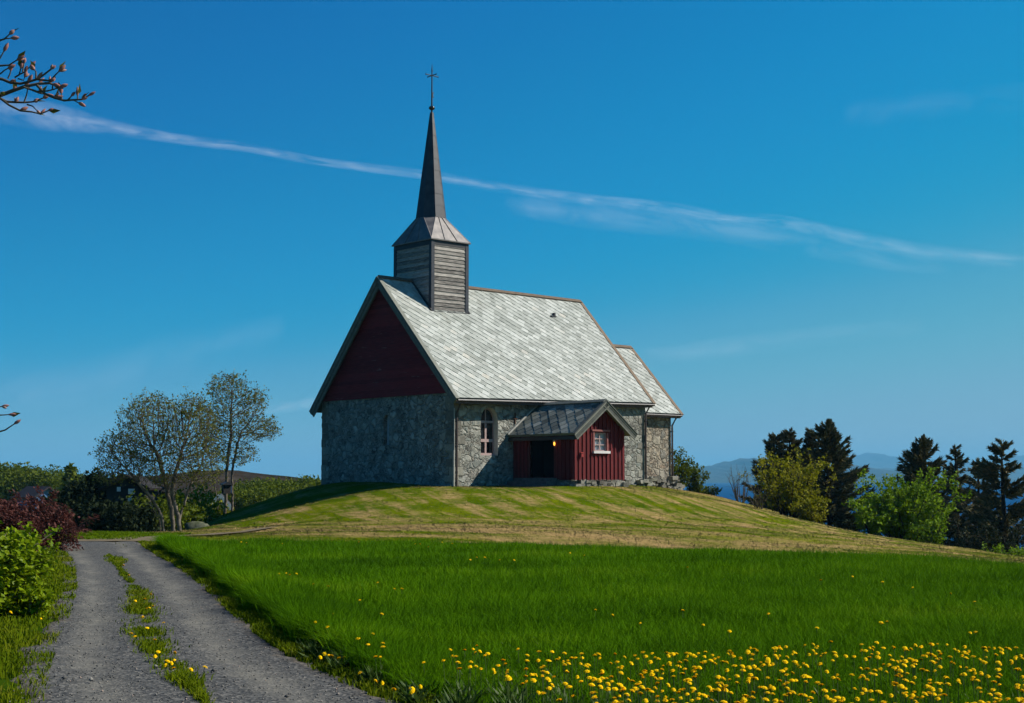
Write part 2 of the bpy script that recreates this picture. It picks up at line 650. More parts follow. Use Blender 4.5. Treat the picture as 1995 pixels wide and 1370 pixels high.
def gz(x, y):
    x = np.asarray(x, float)
    y = np.asarray(y, float)
    i = np.clip(np.searchsorted(GX, x) - 1, 0, len(GX) - 2)
    j = np.clip(np.searchsorted(GY, y) - 1, 0, len(GY) - 2)
    fx = (x - GX[i]) / (GX[i + 1] - GX[i])
    fy = (y - GY[j]) / (GY[j + 1] - GY[j])
    return ZZ[j, i] * (1 - fx) * (1 - fy) + ZZ[j, i + 1] * fx * (1 - fy) + ZZ[j + 1, i] * (1 - fx) * fy + ZZ[j + 1, i + 1] * fx * fy


RY = np.array([-14, 0, 5, 8, 10.2, 12.2, 14.1, 16.8, 20.7, 27, 33, 37.2])
RL = np.array([1.2, -1.5, -2.4, -3.0, -3.4, -4.0, -4.55, -5.25, -6.35, -8.3, -10.4, -12.0])
RR = np.array([4.2, 2.2, 1.0, 0.0, -.87, -1.74, -2.4, -3.25, -4.4, -6.4, -8.4, -9.7])


def road_l(y):
    return np.interp(y, RY, RL)


def road_r(y):
    return np.interp(y, RY, RR)


def meadow_edge(x):
    return 33.6 + .35 * np.sin(x * .8) + .25 * np.sin(x * 2.1 + 1) + .15 * np.sin(x * 5.3)


# colour of the mown turf by position (shared by the ground and the short blades on it)
def mown_color(t):
    pos = t.geo('Position')
    sep = t.n('SeparateXYZ')
    t.l(pos, sep.inputs[0])
    y, x = sep.outputs['Y'], sep.outputs['X']
    n1 = t.noise(t.mapping(pos, (.16, .30, .4)), 1.5, 6, .62, .5)                                        # swathes lying along the foot
    n2 = t.noise(t.mapping(t.mapping(pos, (1, 1, 1), (0, 0, R(-17))), (1.0, .075, .1)), 1.5, 5, .62, .25)  # mower streaks running down the bank
    fine = t.noise(t.mapping(pos, (.6, 1.2, 1)), 5, 6, .75)
    bank = t.ramp(t.math('DIVIDE', t.math('SUBTRACT', t.math('ADD', y, t.math('MULTIPLY', x, -.25)), 40), 40), [(.30, 0.0), (.42, 1.0), (.70, 1.0), (.86, .35)])
    u = t.math('ABSOLUTE', t.math('SUBTRACT', t.math('ADD', y, t.math('MULTIPLY', x, .45)), 45.5))
    band = t.ramp(t.math('DIVIDE', u, 10), [(.15, 1.0), (.85, 0.0)])
    right = t.ramp(t.math('DIVIDE', t.math('ADD', x, 14), 30), [(0, 0.0), (.28, .15), (.45, .6), (1, 1.0)])
    fa = t.math('ADD', t.math('MULTIPLY', n1, 1.5), -.25)
    fb = t.math('ADD', t.math('ADD', t.math('MULTIPLY', n2, 1.35), t.math('MULTIPLY', n1, 1.0)), -.655)
    f = t.mix(bank, fa, fb)
    f = t.math('ADD', f, t.math('ADD', t.math('MULTIPLY', band, .20), t.math('MULTIPLY', right, .13)))
    f = t.math('ADD', f, t.math('MULTIPLY', t.math('SUBTRACT', fine, .5), .85))
    m = t.ramp(f, [(.50, 0.0), (.88, .95)])
    g2 = t.noise(t.mapping(pos, (.25, .35, .3)), 1.1, 4, .6)
    green = t.mix(t.ramp(g2, [(.35, 0.0), (.65, 1.0)]), (.052, .092, .001), (.112, .136, .003))
    tan = t.mix(t.ramp(fine, [(.3, 0.0), (.7, 1.0)]), (.19, .13, .042), (.45, .30, .135))
    return t.mix(m, green, tan), fine


def ground_mat():
    t = NT('turf_ground')
    c, fine = mown_color(t)
    pos = t.geo('Position')
    am = t.n('Attribute', attribute_name='mown').outputs['Fac']
    ah = t.n('Attribute', attribute_name='heath').outputs['Fac']
    n1 = t.noise(pos, .9, 5)
    rough_grass = t.mix(n1, (.015, .040, .002), (.040, .075, .004))
    c = t.mix(am, rough_grass, c)
    hn = t.noise(t.mapping(pos, (1, .5, 1)), .035, 6, .65)
    heath = t.ramp(hn, [(.35, (.012, .011, .007)), (.52, (.024, .018, .012)), (.62, (.055, .042, .03)), (.72, (.02, .026, .008))])
    c = t.mix(ah, c, heath)
    bn = t.math('ADD', t.noise(t.mapping(pos, (.5, 1.4, 1)), 14, 4, .7), t.noise(t.mapping(pos, (.35, 1, 1)), 4, 4))
    t.bump(bn, .13, .03)
    return t.done(c, 1.0, .0)


mown = (sstep(-.2, .4, YY - meadow_edge(XX)) * sstep(-10.5, -8.5, XX + (YY - 37) * .45) * (YY > 33)).ravel()
lawn = ((YY > 37) & (YY < 60) & (XX < -8)).ravel() * .6
mown = np.maximum(mown, 0)
heath = (sstep(140, 330, YY) * 1.0).ravel()
nx, ny = len(GX), len(GY)
I = np.arange(nx * ny).reshape(ny, nx)
F = np.stack([I[:-1, :-1], I[:-1, 1:], I[1:, 1:], I[1:, :-1]], -1).reshape(-1, 4)
ground = np_mesh('ground', np.stack([XX, YY, ZZ], -1).reshape(-1, 3), [F], ground_mat(), smooth=True, attrs={'mown': mown, 'heath': heath})
tag(ground, 'grassy churchyard ground with mown mound and meadow floor', 'ground', kind='structure')

# ------------------------------------------------------------------ road and path


def gravel_mat():
    t = NT('gravel_road')
    pos = t.geo('Position')
    a = t.n('Attribute', attribute_name='across').outputs['Fac']
    nb = t.noise(pos, .7, 5, .6)
    nm = t.noise(pos, 6, 5, .7)
    vo = t.n('TexVoronoi')
    vo.inputs['Scale'].default_value = 42
    t.l(pos, vo.inputs['Vector'])
    v2 = t.n('TexVoronoi')
    v2.inputs['Scale'].default_value = 17
    t.l(pos, v2.inputs['Vector'])
    sc = t.n('SeparateColor')
    t.l(vo.outputs['Color'], sc.inputs[0])
    c = t.ramp(sc.outputs[0], [(0, (.028, .029, .028)), (.45, (.058, .059, .056)), (.8, (.090, .089, .082)), (1, (.17, .16, .14))])
    # wheel tracks, packed and paler, at a quarter and three quarters of the width
    tr = t.math('ABSOLUTE', t.math('SUBTRACT', t.math('ABSOLUTE', t.math('SUBTRACT', t.math('ADD', a, t.math('MULTIPLY', t.math('SUBTRACT', nb, .5), .12)), .5)), .26))
    trk = t.ramp(tr, [(.02, .9), (.12, 0.0)])
    fine = t.mix(nm, (.105, .103, .088), (.18, .168, .138))
    c = t.mix(t.math('MULTIPLY', trk, t.ramp(nb, [(.3, .25), (.65, 1.0)])), c, fine)
    sand = t.ramp(t.math('ADD', t.math('ABSOLUTE', t.math('SUBTRACT', a, .5)), t.math('MULTIPLY', nm, .2)), [(.52, 0.0), (.60, 1.0)])
    c = t.mix(t.math('MULTIPLY', sand, .6), c, (.15, .115, .075))
    c = t.mix(.5, c, t.ramp(nm, [(.3, .3), (.7, .7)]), 'OVERLAY')
    h = t.math('ADD', t.math('MULTIPLY', vo.outputs['Distance'], .6), t.math('MULTIPLY', v2.outputs['Distance'], .6))
    t.bump(t.math('ADD', h, nm), .55, .02)
    return t.done(c, .93, .2)


MAT['gravel'] = gravel_mat()
ys = np.concatenate([np.arange(-13, 37.6, .2)])
na = 33
aa = np.linspace(0, 1, na)
jl = .05 * np.sin(ys * 1.3) + .04 * np.sin(ys * 3.1 + 1) + rng.normal(0, .05, len(ys))
jr = .05 * np.sin(ys * 1.1 + 2) + .04 * np.sin(ys * 2.7) + rng.normal(0, .05, len(ys))
Lx, Rx = road_l(ys) + jl - .12, road_r(ys) + jr + .12
PX = Lx[:, None] + (Rx - Lx)[:, None] * aa[None]
PY = np.repeat(ys[:, None], na, 1)
rut = -.02 * np.exp(-((np.abs(aa - .5) - .26) / .08) ** 2)
PZ = gz(PX, PY) + .035 + rut[None] - .05 * (np.abs(aa - .5) > .49)[None]
V = [np.stack([PX, PY, PZ], -1).reshape(-1, 3)]
I = np.arange(len(ys) * na).reshape(len(ys), na)
Fs = [np.stack([I[:-1, :-1], I[:-1, 1:], I[1:, 1:], I[1:, :-1]], -1).reshape(-1, 4)]
A = [np.repeat(aa[None], len(ys), 0).ravel()]
# the arm that turns off to the left behind the bushes
xs = np.arange(-60, -10.6, .4)
bb = np.linspace(0, 1, 12)
y0 = 33.6 - (xs + 11) * .02
y1 = 37.55 - (xs + 11) * .02
BY = y0[:, None] + (y1 - y0)[:, None] * bb[None]
BX = np.repeat(xs[:, None], 12, 1)
BZ = gz(BX, BY) + .031
off = len(V[0])
I = np.arange(len(xs) * 12).reshape(len(xs), 12) + off
V.append(np.stack([BX, BY, BZ], -1).reshape(-1, 3))
Fs.append(np.stack([I[:-1, :-1], I[1:, :-1], I[1:, 1:], I[:-1, 1:]], -1).reshape(-1, 4))
A.append(np.repeat(bb[None], len(xs), 0).ravel())
road = np_mesh('road', np.concatenate(V), Fs, MAT['gravel'], smooth=True, attrs={'across': np.concatenate(A)})
tag(road, 'grey gravel track with two pale wheel ruts', 'road', kind='structure')

MAT['path'] = simple_mat('trodden_soil', (.17, .13, .085), (.10, .085, .04), 3, .95, .1, 0, .5)
pc = np.array([(-10.4, 36.6), (-9.6, 39.5), (-9.3, 42.5), (-8.9, 46), (-8.2, 50)])
pt = np.linspace(0, 1, 40)
pxs = np.interp(pt, np.linspace(0, 1, 5), pc[:, 0])
pys = np.interp(pt, np.linspace(0, 1, 5), pc[:, 1])
wd = np.interp(pt, [0, .2, .7, 1], [1.4, .55, .4, .12]) * (1 + .2 * np.sin(pt * 37))
uu = np.linspace(-1, 1, 5)
QX = pxs[:, None] + wd[:, None] * uu[None]
QY = np.repeat(pys[:, None], 5, 1)
I = np.arange(200).reshape(40, 5)
path = np_mesh('path', np.stack([QX, QY, gz(QX, QY) + .045], -1).reshape(-1, 3), [np.stack([I[:-1, :-1], I[:-1, 1:], I[1:, 1:], I[1:, :-1]], -1).reshape(-1, 4)], MAT['path'], smooth=True)
tag(path, 'narrow brown foot track leaving the gravel road', 'path', kind='structure')

# ------------------------------------------------------------------ sea and far hills


def sea_mat():
    t = NT('sea_water')
    pos = t.geo('Position')
    n_ = t.noise(t.mapping(pos, (.05, .12, 1)), 1.0, 6, .6)
    t.bump(n_, .35, .6)
    t.p.inputs['Base Color'].default_value = (.004, .055, .15, 1)
    t.p.inputs['IOR'].default_value = 1.06
    return t.done(None, .6, .1)


SEA = -12.0
me = MB()
me.add([(-29900, 60, SEA), (29900, 60, SEA), (29900, 23900, SEA), (-29900, 23900, SEA)], [(0, 1, 2, 3)])
sea = me.build('sea', sea_mat(), fix=False)
tag(sea, 'deep blue sea beyond the trees', 'sea', kind='structure')

t_ = NT('far_hill_land')
hn_ = t_.noise(t_.geo('Position'), .0016, 7, .65)
MAT['hill'] = t_.done(t_.ramp(hn_, [(.35, (.010, .018, .010)), (.5, (.025, .028, .016)), (.65, (.05, .046, .036))]), .95, .1)


def range_of_hills(name, d, prof, depth, label):
    px_ = np.array([p[0] for p in prof], float)
    py_ = np.array([p[1] for p in prof], float)
    cols = np.linspace(px_[0], px_[-1], 160)
    top = np.interp(cols, px_, py_) + .8 * np.sin(cols * .11) + .5 * np.sin(cols * .31 + 1) + .3 * np.sin(cols * .83)
    crest = np.maximum(EYE + (HOR - top) / FPX * d, SEA + 1)
    rows = np.linspace(-1, 1, 25)
    V = []
    for r in rows:
        yy = d + r * depth
        hgt = SEA - 4 + (crest - SEA + 4) * (1 - abs(r)) ** .8 * (1 + .12 * np.sin(cols * .2 + r * 9) * (r != 0))
        xx = (cols - CXP) / FPX * d
        V.append(np.stack([xx, np.full_like(xx, yy), hgt], -1))
    V = np.concatenate(V)
    I = np.arange(25 * 160).reshape(25, 160)
    o = np_mesh(name, V, [np.stack([I[:-1, :-1], I[:-1, 1:], I[1:, 1:], I[1:, :-1]], -1).reshape(-1, 4)], MAT['hill'], smooth=True)
    tag(o, label, 'hills', kind='structure')


range_of_hills('hills', 9000, [(1150, 938), (1250, 930), (1340, 915), (1362, 911), (1400, 906), (1430, 897), (1450, 894), (1475, 898), (1500, 903), (1530, 899), (1570, 897), (1620, 905), (1660, 918), (1700, 938)], 2600, 'blue island hill seen left of the spruces')
range_of_hills('hills', 11500, [(1560, 938), (1640, 918), (1680, 915), (1720, 913), (1762, 915), (1830, 918), (1900, 914), (1995, 910), (2200, 905), (2400, 938)], 3000, 'low grey blue foreshore across the water')
range_of_hills('hills', 16500, [(1200, 936), (1400, 918), (1500, 905), (1560, 904), (1620, 906), (1660, 893), (1682, 882), (1694, 882), (1712, 890), (1736, 894), (1762, 892), (1800, 896), (1850, 900), (1890, 904), (1916, 902), (1960, 893), (1995, 887), (2100, 880), (2300, 910), (2500, 934)], 3500, 'pale far mountains on the skyline')

# ------------------------------------------------------------------ church
TH = .7303
ZB = 1.2
church = empty('stone_church', (-2.918, 72.0, ZB), TH)
tag(church, 'old stone church with pale slate roof and dark spire on top of the grassy mound', 'church')
W, L = 11.653, 14.074


def lz(P):          # survey heights to church heights
    return (P[0], P[1], P[2] - ZB)


def arch(c, half, z_sill, z_spring, z_top, n=9):
    """pointed arch outline in (horizontal, z), anticlockwise from the lower left"""
    pts = [(c - half, z_sill), (c + half, z_sill)]
    for i in range(n + 1):
        f = i / n
        pts.append((c + half * math.cos(f * math.pi / 2) ** .9 if f < 1 else c, z_spring + (z_top - z_spring) * math.sin(f * math.pi / 2) ** .85))
    for i in range(n - 1, -1, -1):
        f = i / n
        pts.append((c - half * math.cos(f * math.pi / 2) ** .9, z_spring + (z_top - z_spring) * math.sin(f * math.pi / 2) ** .85))
    return pts


# ---- walls of the nave
mb = MB()
win = arch(2.36, .58, 2.85, 4.55, 5.30)
slit = arch(5.66, .25, 3.45, 4.80, 5.06)
slit_in = slit
WT = 6.10


def rows_quad(mb, fn, n):
    pass


mb.holed([lz((0, 0, .3)), lz((L, 0, .3)), lz((L, 0, WT)), lz((0, 0, WT))], [[lz((p[0], 0, p[1])) for p in win]])
n_ = len(win)
for i in range(n_):
    a, b = win[i], win[(i + 1) % n_]
    mb.add([lz((a[0], 0, a[1])), lz((b[0], 0, b[1])), lz((b[0], .62, b[1])), lz((a[0], .62, a[1]))], [(0, 1, 2, 3)], 1)
mb.holed([lz((0, 0, .3)), lz((0, W, .3)), lz((0, W, 6.0)), lz((0, 0, 6.05))], [[lz((0, p[0], p[1])) for p in slit]])
n_ = len(slit)
for i in range(n_):
    a, b, a2, b2 = slit[i], slit[(i + 1) % n_], slit_in[i], slit_in[(i + 1) % n_]
    mb.add([lz((0, a[0], a[1])), lz((0, b[0], b[1])), lz((.26, b2[0], b2[1])), lz((.26, a2[0], a2[1]))], [(0, 1, 2, 3)], 0)
mb.add([lz(p) for p in ((0, W, .3), (L, W, .3), (L, W, WT - .1), (0, W, WT - .1))], [(0, 1, 2, 3)])
mb.add([lz(p) for p in ((L, 0, .3), (L, W, .3), (L, W, WT - .1), (L, W / 2, 12.0), (L, 0, WT))], [(0, 1, 2, 3, 4)])
nave_wall = mb.build('nave_wall', [MAT['stone'], MAT['plaster']], church, fix=False)
tag(nave_wall, 'grey rubble stone wall of the nave')

# quoin stones proud of the near corners
rq = random.Random(3)
quoins = []
for (ca, cb, sa, sb) in ((0, 0, 1, 1), (0, W, 1, -1), (L, 0, -1, 1)):
    mb = MB()
    quoins.append(mb)
    z = .8
    k = 0
    while z < 5.7:
        hgt = rq.uniform(.26, .48)
        la, lb = (rq.uniform(.45, .75), rq.uniform(.25, .4)) if k % 2 else (rq.uniform(.25, .4), rq.uniform(.45, .75))
        p = rq.uniform(.012, .035)
        a0, a1 = sorted((ca - sa * p, ca + sa * la))
        b0, b1 = sorted((cb - sb * p, cb + sb * lb))
        mb.box((a0, b0, z - ZB), (a1, b1, z + hgt - .02 - ZB))
        z += hgt
        k += 1
t = NT('quoin_stone')
r_ = t.geo('Random Per Island')
nn = t.noise(t.coord(), 5, 6, .7)
c = t.mix(.6, t.ramp(r_, [(0, (.10, .095, .08)), (.5, (.19, .18, .15)), (1, (.27, .26, .215))]), t.ramp(nn, [(.3, .25), (.7, .75)]), 'OVERLAY')
t.bump(nn, .9, .05)
MAT['quoin'] = t.done(c, .9, .2)
for mb in quoins:
    mb.build('quoin_stones', MAT['quoin'], church)

# ---- red timber gable (lapped horizontal boards)
mb = MB()
# rafters line under the roof skin
AP, BL, CR = Vector((0, 5.985, 12.20)), Vector((0, 12.203, 5.476 - .22)), Vector((0, -.666, 5.683 - .22))


def gable_b(z):
    fl = (z - BL.z) / (AP.z - BL.z)
    fr = (z - CR.z) / (AP.z - CR.z)
    return CR.y + (AP.y - CR.y) * fr, BL.y + (AP.y - BL.y) * fl


z = 6.0
while z < 12.0:
    z1 = min(z + .2, 12.12)
    b0, b1 = gable_b(z)
    c0, c1 = gable_b(z1)
    c0, c1 = min(c0, c1 - .02), max(c1, c0 + .02)
    b0, b1, c0, c1 = max(b0, .05), min(b1, W - .05), max(c0, .05), min(c1, W - .05)
    mb.prism([lz((-.09, b0, z)), lz((-.09, b1, z)), lz((-.055, c1, z1 + .015)), lz((-.055, c0, z1 + .015))], (.05, 0, 0))
    z += .2
gable = mb.build('gable_panel', MAT['gable_boards'], church)
tag(gable, 'dark red boarded gable above the stone wall')
mb = MB()
mb.box((-.02, .05, 5.99 - ZB), (L - .3, W - .05, 6.0 - ZB))
mb.prism([lz((0.02, .1, 6.01)), lz((0.02, W - .1, 6.01)), lz((0.02, 6.1, 11.9)), lz((.02, 5.8, 11.9))], (.1, 0, 0))
mb.build('gable_backing', MAT['red_dark'], church)


# ---- slated roof slopes
def clip_poly(poly, S, T):
    def cl(poly, f, inter):
        out = []
        for i in range(len(poly)):
            p, q = poly[i], poly[(i + 1) % len(poly)]
            if f(p):
                out.append(p)
            if f(p) != f(q):
                out.append(inter(p, q))
        return out
    def ix(v):
        return lambda p, q: (v, p[1] + (q[1] - p[1]) * (v - p[0]) / (q[0] - p[0]))
    def iy(v):
        return lambda p, q: (p[0] + (q[0] - p[0]) * (v - p[1]) / (q[1] - p[1]), v)
    for f, it in ((lambda p: p[0] >= 0, ix(0)), (lambda p: p[0] <= S, ix(S)), (lambda p: p[1] >= 0, iy(0)), (lambda p: p[1] <= T, iy(T))):
        if len(poly) < 3:
            return []
        poly = cl(poly, f, it)
    return poly


def slope(mb, p00, p10, p11, p01, size=.37, th=.14, lift=.019, mi=0, slab=1, seed=0, ptilt=.012):
    """p00-p10 the ridge, p01-p11 the eave; slates laid diagonally on a timber slab"""
    p00, p10, p11, p01 = map(Vector, (p00, p10, p11, p01))
    S, T = (p10 - p00).length, ((p01 - p00).length + (p11 - p10).length) / 2
    nrm = (p10 - p00).cross(p01 - p00).normalized()
    if nrm.z < 0:
        nrm = -nrm
    def P(s, t, h):
        fs, ft = s / S, t / T
        return (p00 * (1 - fs) + p10 * fs) * (1 - ft) + (p01 * (1 - fs) + p11 * fs) * ft + nrm * h
    mb.add([P(0, 0, 0), P(S, 0, 0), P(S, T, 0), P(0, T, 0), P(0, 0, -th), P(S, 0, -th), P(S, T, -th), P(0, T, -th)],
           [(0, 1, 2, 3), (7, 6, 5, 4), (0, 4, 5, 1), (1, 5, 6, 2), (2, 6, 7, 3), (3, 7, 4, 0)], slab)
    rg = random.Random(seed)
    q2 = 1 / math.sqrt(2)
    n0 = int((T) * q2 / size) + 2
    for jq in range(-int(S * q2 / size) - 2, n0):
        offp = rg.uniform(0, size)
        for jp in range(-2, int((S + T) * q2 / size) + 2):
            q0, pp = jq * size, jp * size + offp
            e = size * .10
            jit = rg.uniform(-.02, .02)
            crn = [(pp - e, q0 - e), (pp + size + jit, q0 - e), (pp + size + jit, q0 + size + jit), (pp - e, q0 + size + jit)]
            poly = [((p - q) * q2, (p + q) * q2) for p, q in crn]
            poly = clip_poly(poly, S, T)
            if len(poly) < 3:
                continue
            tl = rg.uniform(.8, 1.25) * lift
            tp = rg.uniform(-.004, .006)
            def hh(s, t):
                p_, q_ = (s + t) * q2, (t - s) * q2
                return .012 + tl * (q_ - q0) / size + (ptilt + tp) * (p_ - pp) / size
            top = [P(s, t, max(.004, hh(s, t))) for s, t in poly]
            bot = [P(s, t, .002) for s, t in poly]
            m_ = len(poly)
            mb.add(top + bot, [tuple(range(m_))] + [(i, m_ + i, m_ + (i + 1) % m_, (i + 1) % m_) for i in range(m_)], mi)
    return P, S, T, nrm


def vec(*p):
    return Vector(p)


nA, nB, nC = (-.375, 5.985, 12.46), (-.375, 12.203, 5.476), (-.375, -.666, 5.683)
nD, nE = (14.449, 5.598, 12.326), (14.449, -.319, 5.971)
nF = (14.449, 11.9, 5.75)
mb = MB()
Pr, S_, T_, nR = slope(mb, lz(nA), lz(nD), lz(nE), lz(nC), seed=1)
slope(mb, lz(nD), lz(nA), lz(nB), lz(nF), seed=2)
nave_roof = mb.build('nave_roof', [MAT['slate'], MAT['grey_wood']], church)
tag(nave_roof, 'steep pale slate roof of the nave')


def barge(name, p0, p1, out, mat, w=.06, h=.30, drop=.02, cap=True, strip=None):
    """board along a verge from ridge p0 to eave p1; out = outward unit vector"""
    p0, p1, out = Vector(p0), Vector(p1), Vector(out)
    d = (p1 - p0).normalized()
    up = out.cross(d).normalized()
    if up.z < 0:
        up = -up
    mb = MB()
    mb.beam(p0 + up * (-h / 2 - drop) + out * .03, p1 + d * .08 + up * (-h / 2 - drop) + out * .03, out, up, w, h)
    if strip:
        mb.beam(p0 + up * (-h - drop) + out * (.03 + w * .6), p1 + d * .08 + up * (-h - drop) + out * (.03 + w * .6), out, up, w * .6, .07, 1)
        mb.beam(p0 + up * (-.03 - drop) + out * (.03 + w * .6), p1 + d * .08 + up * (-.03 - drop) + out * (.03 + w * .6), out, up, w * .6, .05, 1)
    else:
        mb.beam(p0 + up * (-h * .28 - drop) + out * (.03 + w), p1 + d * .08 + up * (-h * .28 - drop) + out * (.03 + w), out, up, w * .7, h * .45)
    if cap:
        mb.beam(p0 + up * .03 + out * .0, p1 + d * .08 + up * .03 + out * .0, out, up, .24, .045)
    return mb.build(name, [mat, strip] if strip else mat, nave_roof if name == 'barge_board' else church)


def barge_on(par, *a, **k):
    o = barge('barge_board', *a, **k)
    o.parent = par
    return o


barge_on(nave_roof, lz(nA), lz(nC), (-1, 0, 0), MAT['grey_wood'], h=.34)
barge_on(nave_roof, lz(nA), lz(nB), (-1, 0, 0), MAT['grey_wood'], h=.42)
barge_on(nave_roof, lz(nD), lz(nE), (1, 0, 0), MAT['brown_wood'], h=.2)
barge_on(nave_roof, lz(nD), lz(nF), (1, 0, 0), MAT['brown_wood'], h=.2)
mb = MB()
d_ = (Vector(nD) - Vector(nA)).normalized()
for sgn in (-1, 1):
    up = Vector((0, -sgn * .70, .71))
    mb.beam(Vector(lz(nA)) + Vector((.0, sgn * .085, .0)) + Vector((0, 0, .02)), Vector(lz(nD)) + Vector((.02, sgn * .085, .02)), Vector((0, .71, -sgn * .70)), Vector((0, sgn * .70, .71)), .24, .05)
mb.build('ridge_board', MAT['brown_wood'], nave_roof)
# eave: fascia and gutter
mb = MB()
c0, e0 = Vector(lz(nC)), Vector(lz(nE))
mb.beam(c0 + Vector((.05, .10, -.17)), e0 + Vector((0, .10, -.17)), (0, 1, 0), (0, 0, 1), .05, .22)
mb.build('fascia_board', MAT['purple_wood'], nave_roof)
mb = MB()
mb.tube([c0 + Vector((.03, -.04, -.12)), e0 + Vector((.02, -.04, -.12))], .065, 8)
mb.build('gutter', MAT['dark_metal'], nave_roof)
mb = MB()
mb.box((10.9, 4.35, 11.02 - ZB), (11.25, 4.75, 11.12 - ZB))
mb.box((11.2, 4.45, 11.05 - ZB), (11.32, 4.62, 11.3 - ZB))
mb.build('roof_hook', MAT['dark_metal'], nave_roof)


def downpipe(par, x, y, ztop, zbot, gut, knee=None):
    mb = MB()
    pts = [gut, (gut[0] * .6 + x * .4, gut[1] * .6 + y * .4, gut[2] - .10), (x, y, ztop - .45), (x, y, ztop - .7), (x, y, zbot + .3)]
    if knee:
        pts += [knee]
    else:
        pts += [(x, y, zbot)]
    mb.tube(pts, .055, 8)
    for zz in (zbot + .8, (zbot + ztop) / 2, ztop - .8):
        mb.tube([(x, y, zz - .025), (x, y, zz + .025)], .075, 8)
    return mb.build('downpipe', MAT['pipe'], par)


downpipe(church, .10, -.10, 5.4 - ZB, 1.2 - ZB, (.05, -.60, 5.5 - ZB))
downpipe(church, L - .06, -.10, 5.75 - ZB, 1.2 - ZB, (14.3, -.38, 5.85 - ZB))
mb = MB()
mb.box((-.10, -.12, 1.05 - ZB), (-.03, -.03, 3.1 - ZB))
mb.box((-.06, -.10, 3.1 - ZB), (-.025, -.04, 5.2 - ZB))
mb.build('corner_board', MAT['pale_wood'], church)
mb = MB()
mb.tube([(.35, W + .45, 5.32 - ZB), (.1, W + .2, 5.1 - ZB), (.1, W + .1, 4.9 - ZB), (.1, W + .1, 1.3 - ZB)], .05, 8)
mb.build('downpipe', MAT['pipe'], church)

# ---- windows of the nave
wmb = MB()
fw = .30   # depth of the frame plane behind the wall face


def ring(mb, outline, scale_c, inset, depth, thick, conv):
    """a frame following an outline: outer loop = outline, inner loop shrunk by inset"""
    cx = sum(p[0] for p in outline) / len(outline)
    xs_ = [p[0] for p in outline]
    zs_ = [p[1] for p in outline]
    w_, h_ = (max(xs_) - min(xs_)) / 2, (max(zs_) - min(zs_)) / 2
    mx, mz = (max(xs_) + min(xs_)) / 2, (max(zs_) + min(zs_)) / 2
    inner = [(mx + (p[0] - mx) * (w_ - inset) / w_, mz + (p[1] - mz) * (h_ - inset) / h_) for p in outline]
    n = len(outline)
    for i in range(n):
        j = (i + 1) % n
        q = [outline[i], outline[j], inner[j], inner[i]]
        mb.prism([conv(p[0], depth, p[1]) for p in q], Vector(conv(0, thick, 0)) - Vector(conv(0, 0, 0)))


cv = lambda a, d, z: lz((a, d, z))
ring(wmb, win, None, .075, fw, .07, cv)
wmb.box((2.36 - .055, fw - .005, 2.9 - ZB), (2.36 + .055, fw + .055, 4.62 - ZB), 0)
for zz, hh_ in ((3.62, .075), (4.58, .06)):
    wmb.box((1.80, fw - .02, zz - hh_ - ZB), (2.92, fw + .06, zz + hh_ - ZB), 0)
wmb.box((2.36 - .03, fw + .005, 4.62 - ZB), (2.36 + .03, fw + .05, 5.22 - ZB), 0)
arched = wmb.build('arched_window', MAT['frame_pink'], church)
tag(arched, 'tall pointed window with faded pink frame in the nave wall')
mb = MB()
mb.add([cv(p[0], fw + .045, p[1]) for p in win], [tuple(range(len(win)))])
mb.build('window_pane', MAT['glass'], arched, fix=False)
mb = MB()
mb.box((1.80, fw - .18, 2.855 - ZB), (2.62, fw + .02, 2.97 - ZB))
mb.build('window_sill', MAT['frame_pink'], arched)
mb = MB()
mb.add([lz((.235, p[0], p[1])) for p in slit_in], [tuple(range(len(slit_in)))])
sl = mb.build('slit_window', MAT['curtain_and_sky'], church, fix=False)  # pale pane colour stands in for sky reflected in the glass
tag(sl, 'narrow slit window in the shaded west wall')
mb = MB()
mb.box((4.09, -.05, 4.5 - ZB), (4.15, -.004, 5.1 - ZB))
mb.box((3.98, -.055, 4.78 - ZB), (4.26, -.01, 4.83 - ZB))
mb.build('wall_anchor', MAT['rust'], church)

# ---- chancel
CB0, CB1, CL = 2.1, 9.56, 18.62
mb = MB()
for q in (((L, CB0, .3), (CL, CB0, .3), (CL, CB0, 5.75), (L, CB0, 5.75)), ((L, CB1, .3), (CL, CB1, .3), (CL, CB1, 5.75), (L, CB1, 5.75))):
    mb.add([lz(p) for p in q], [(0, 1, 2, 3)])
mb.add([lz(p) for p in ((CL, CB0, .3), (CL, CB1, .3), (CL, CB1, 5.75), (CL, 5.83, 9.6), (CL, CB0, 5.75))], [(0, 1, 2, 3, 4)])
chw = mb.build('chancel_wall', MAT['stone_warm'], church, fix=False)
tag(chw, 'warm brownish rubble wall of the chancel')
mb = MB()
mb.box((15.9, CB0 - .012, 4.82 - ZB), (16.55, CB0 + .2, 5.12 - ZB))
mb.build('vent_opening', MAT['dark_inside'], church)
mb = MB()
zr0, ze0, be = 9.84, 5.54, 1.68
slope(mb, lz((L + .42, 5.83, zr0)), lz((19.1, 5.83, zr0)), lz((19.1, be, ze0)), lz((L + .1, be, ze0)), seed=5)
slope(mb, lz((19.1, 5.83, zr0)), lz((L + .42, 5.83, zr0)), lz((L + .1, 9.98, ze0)), lz((19.1, 9.98, ze0)), seed=6)
chr_ = mb.build('chancel_roof', [MAT['slate'], MAT['grey_wood']], church)
tag(chr_, 'lower pale slate roof of the chancel')
barge_on(chr_, lz((19.1, 5.83, zr0)), lz((19.1, be, ze0)), (1, 0, 0), MAT['brown_wood'], h=.26)
barge_on(chr_, lz((19.1, 5.83, zr0)), lz((19.1, 9.98, ze0)), (1, 0, 0), MAT['brown_wood'], h=.26)
mb = MB()
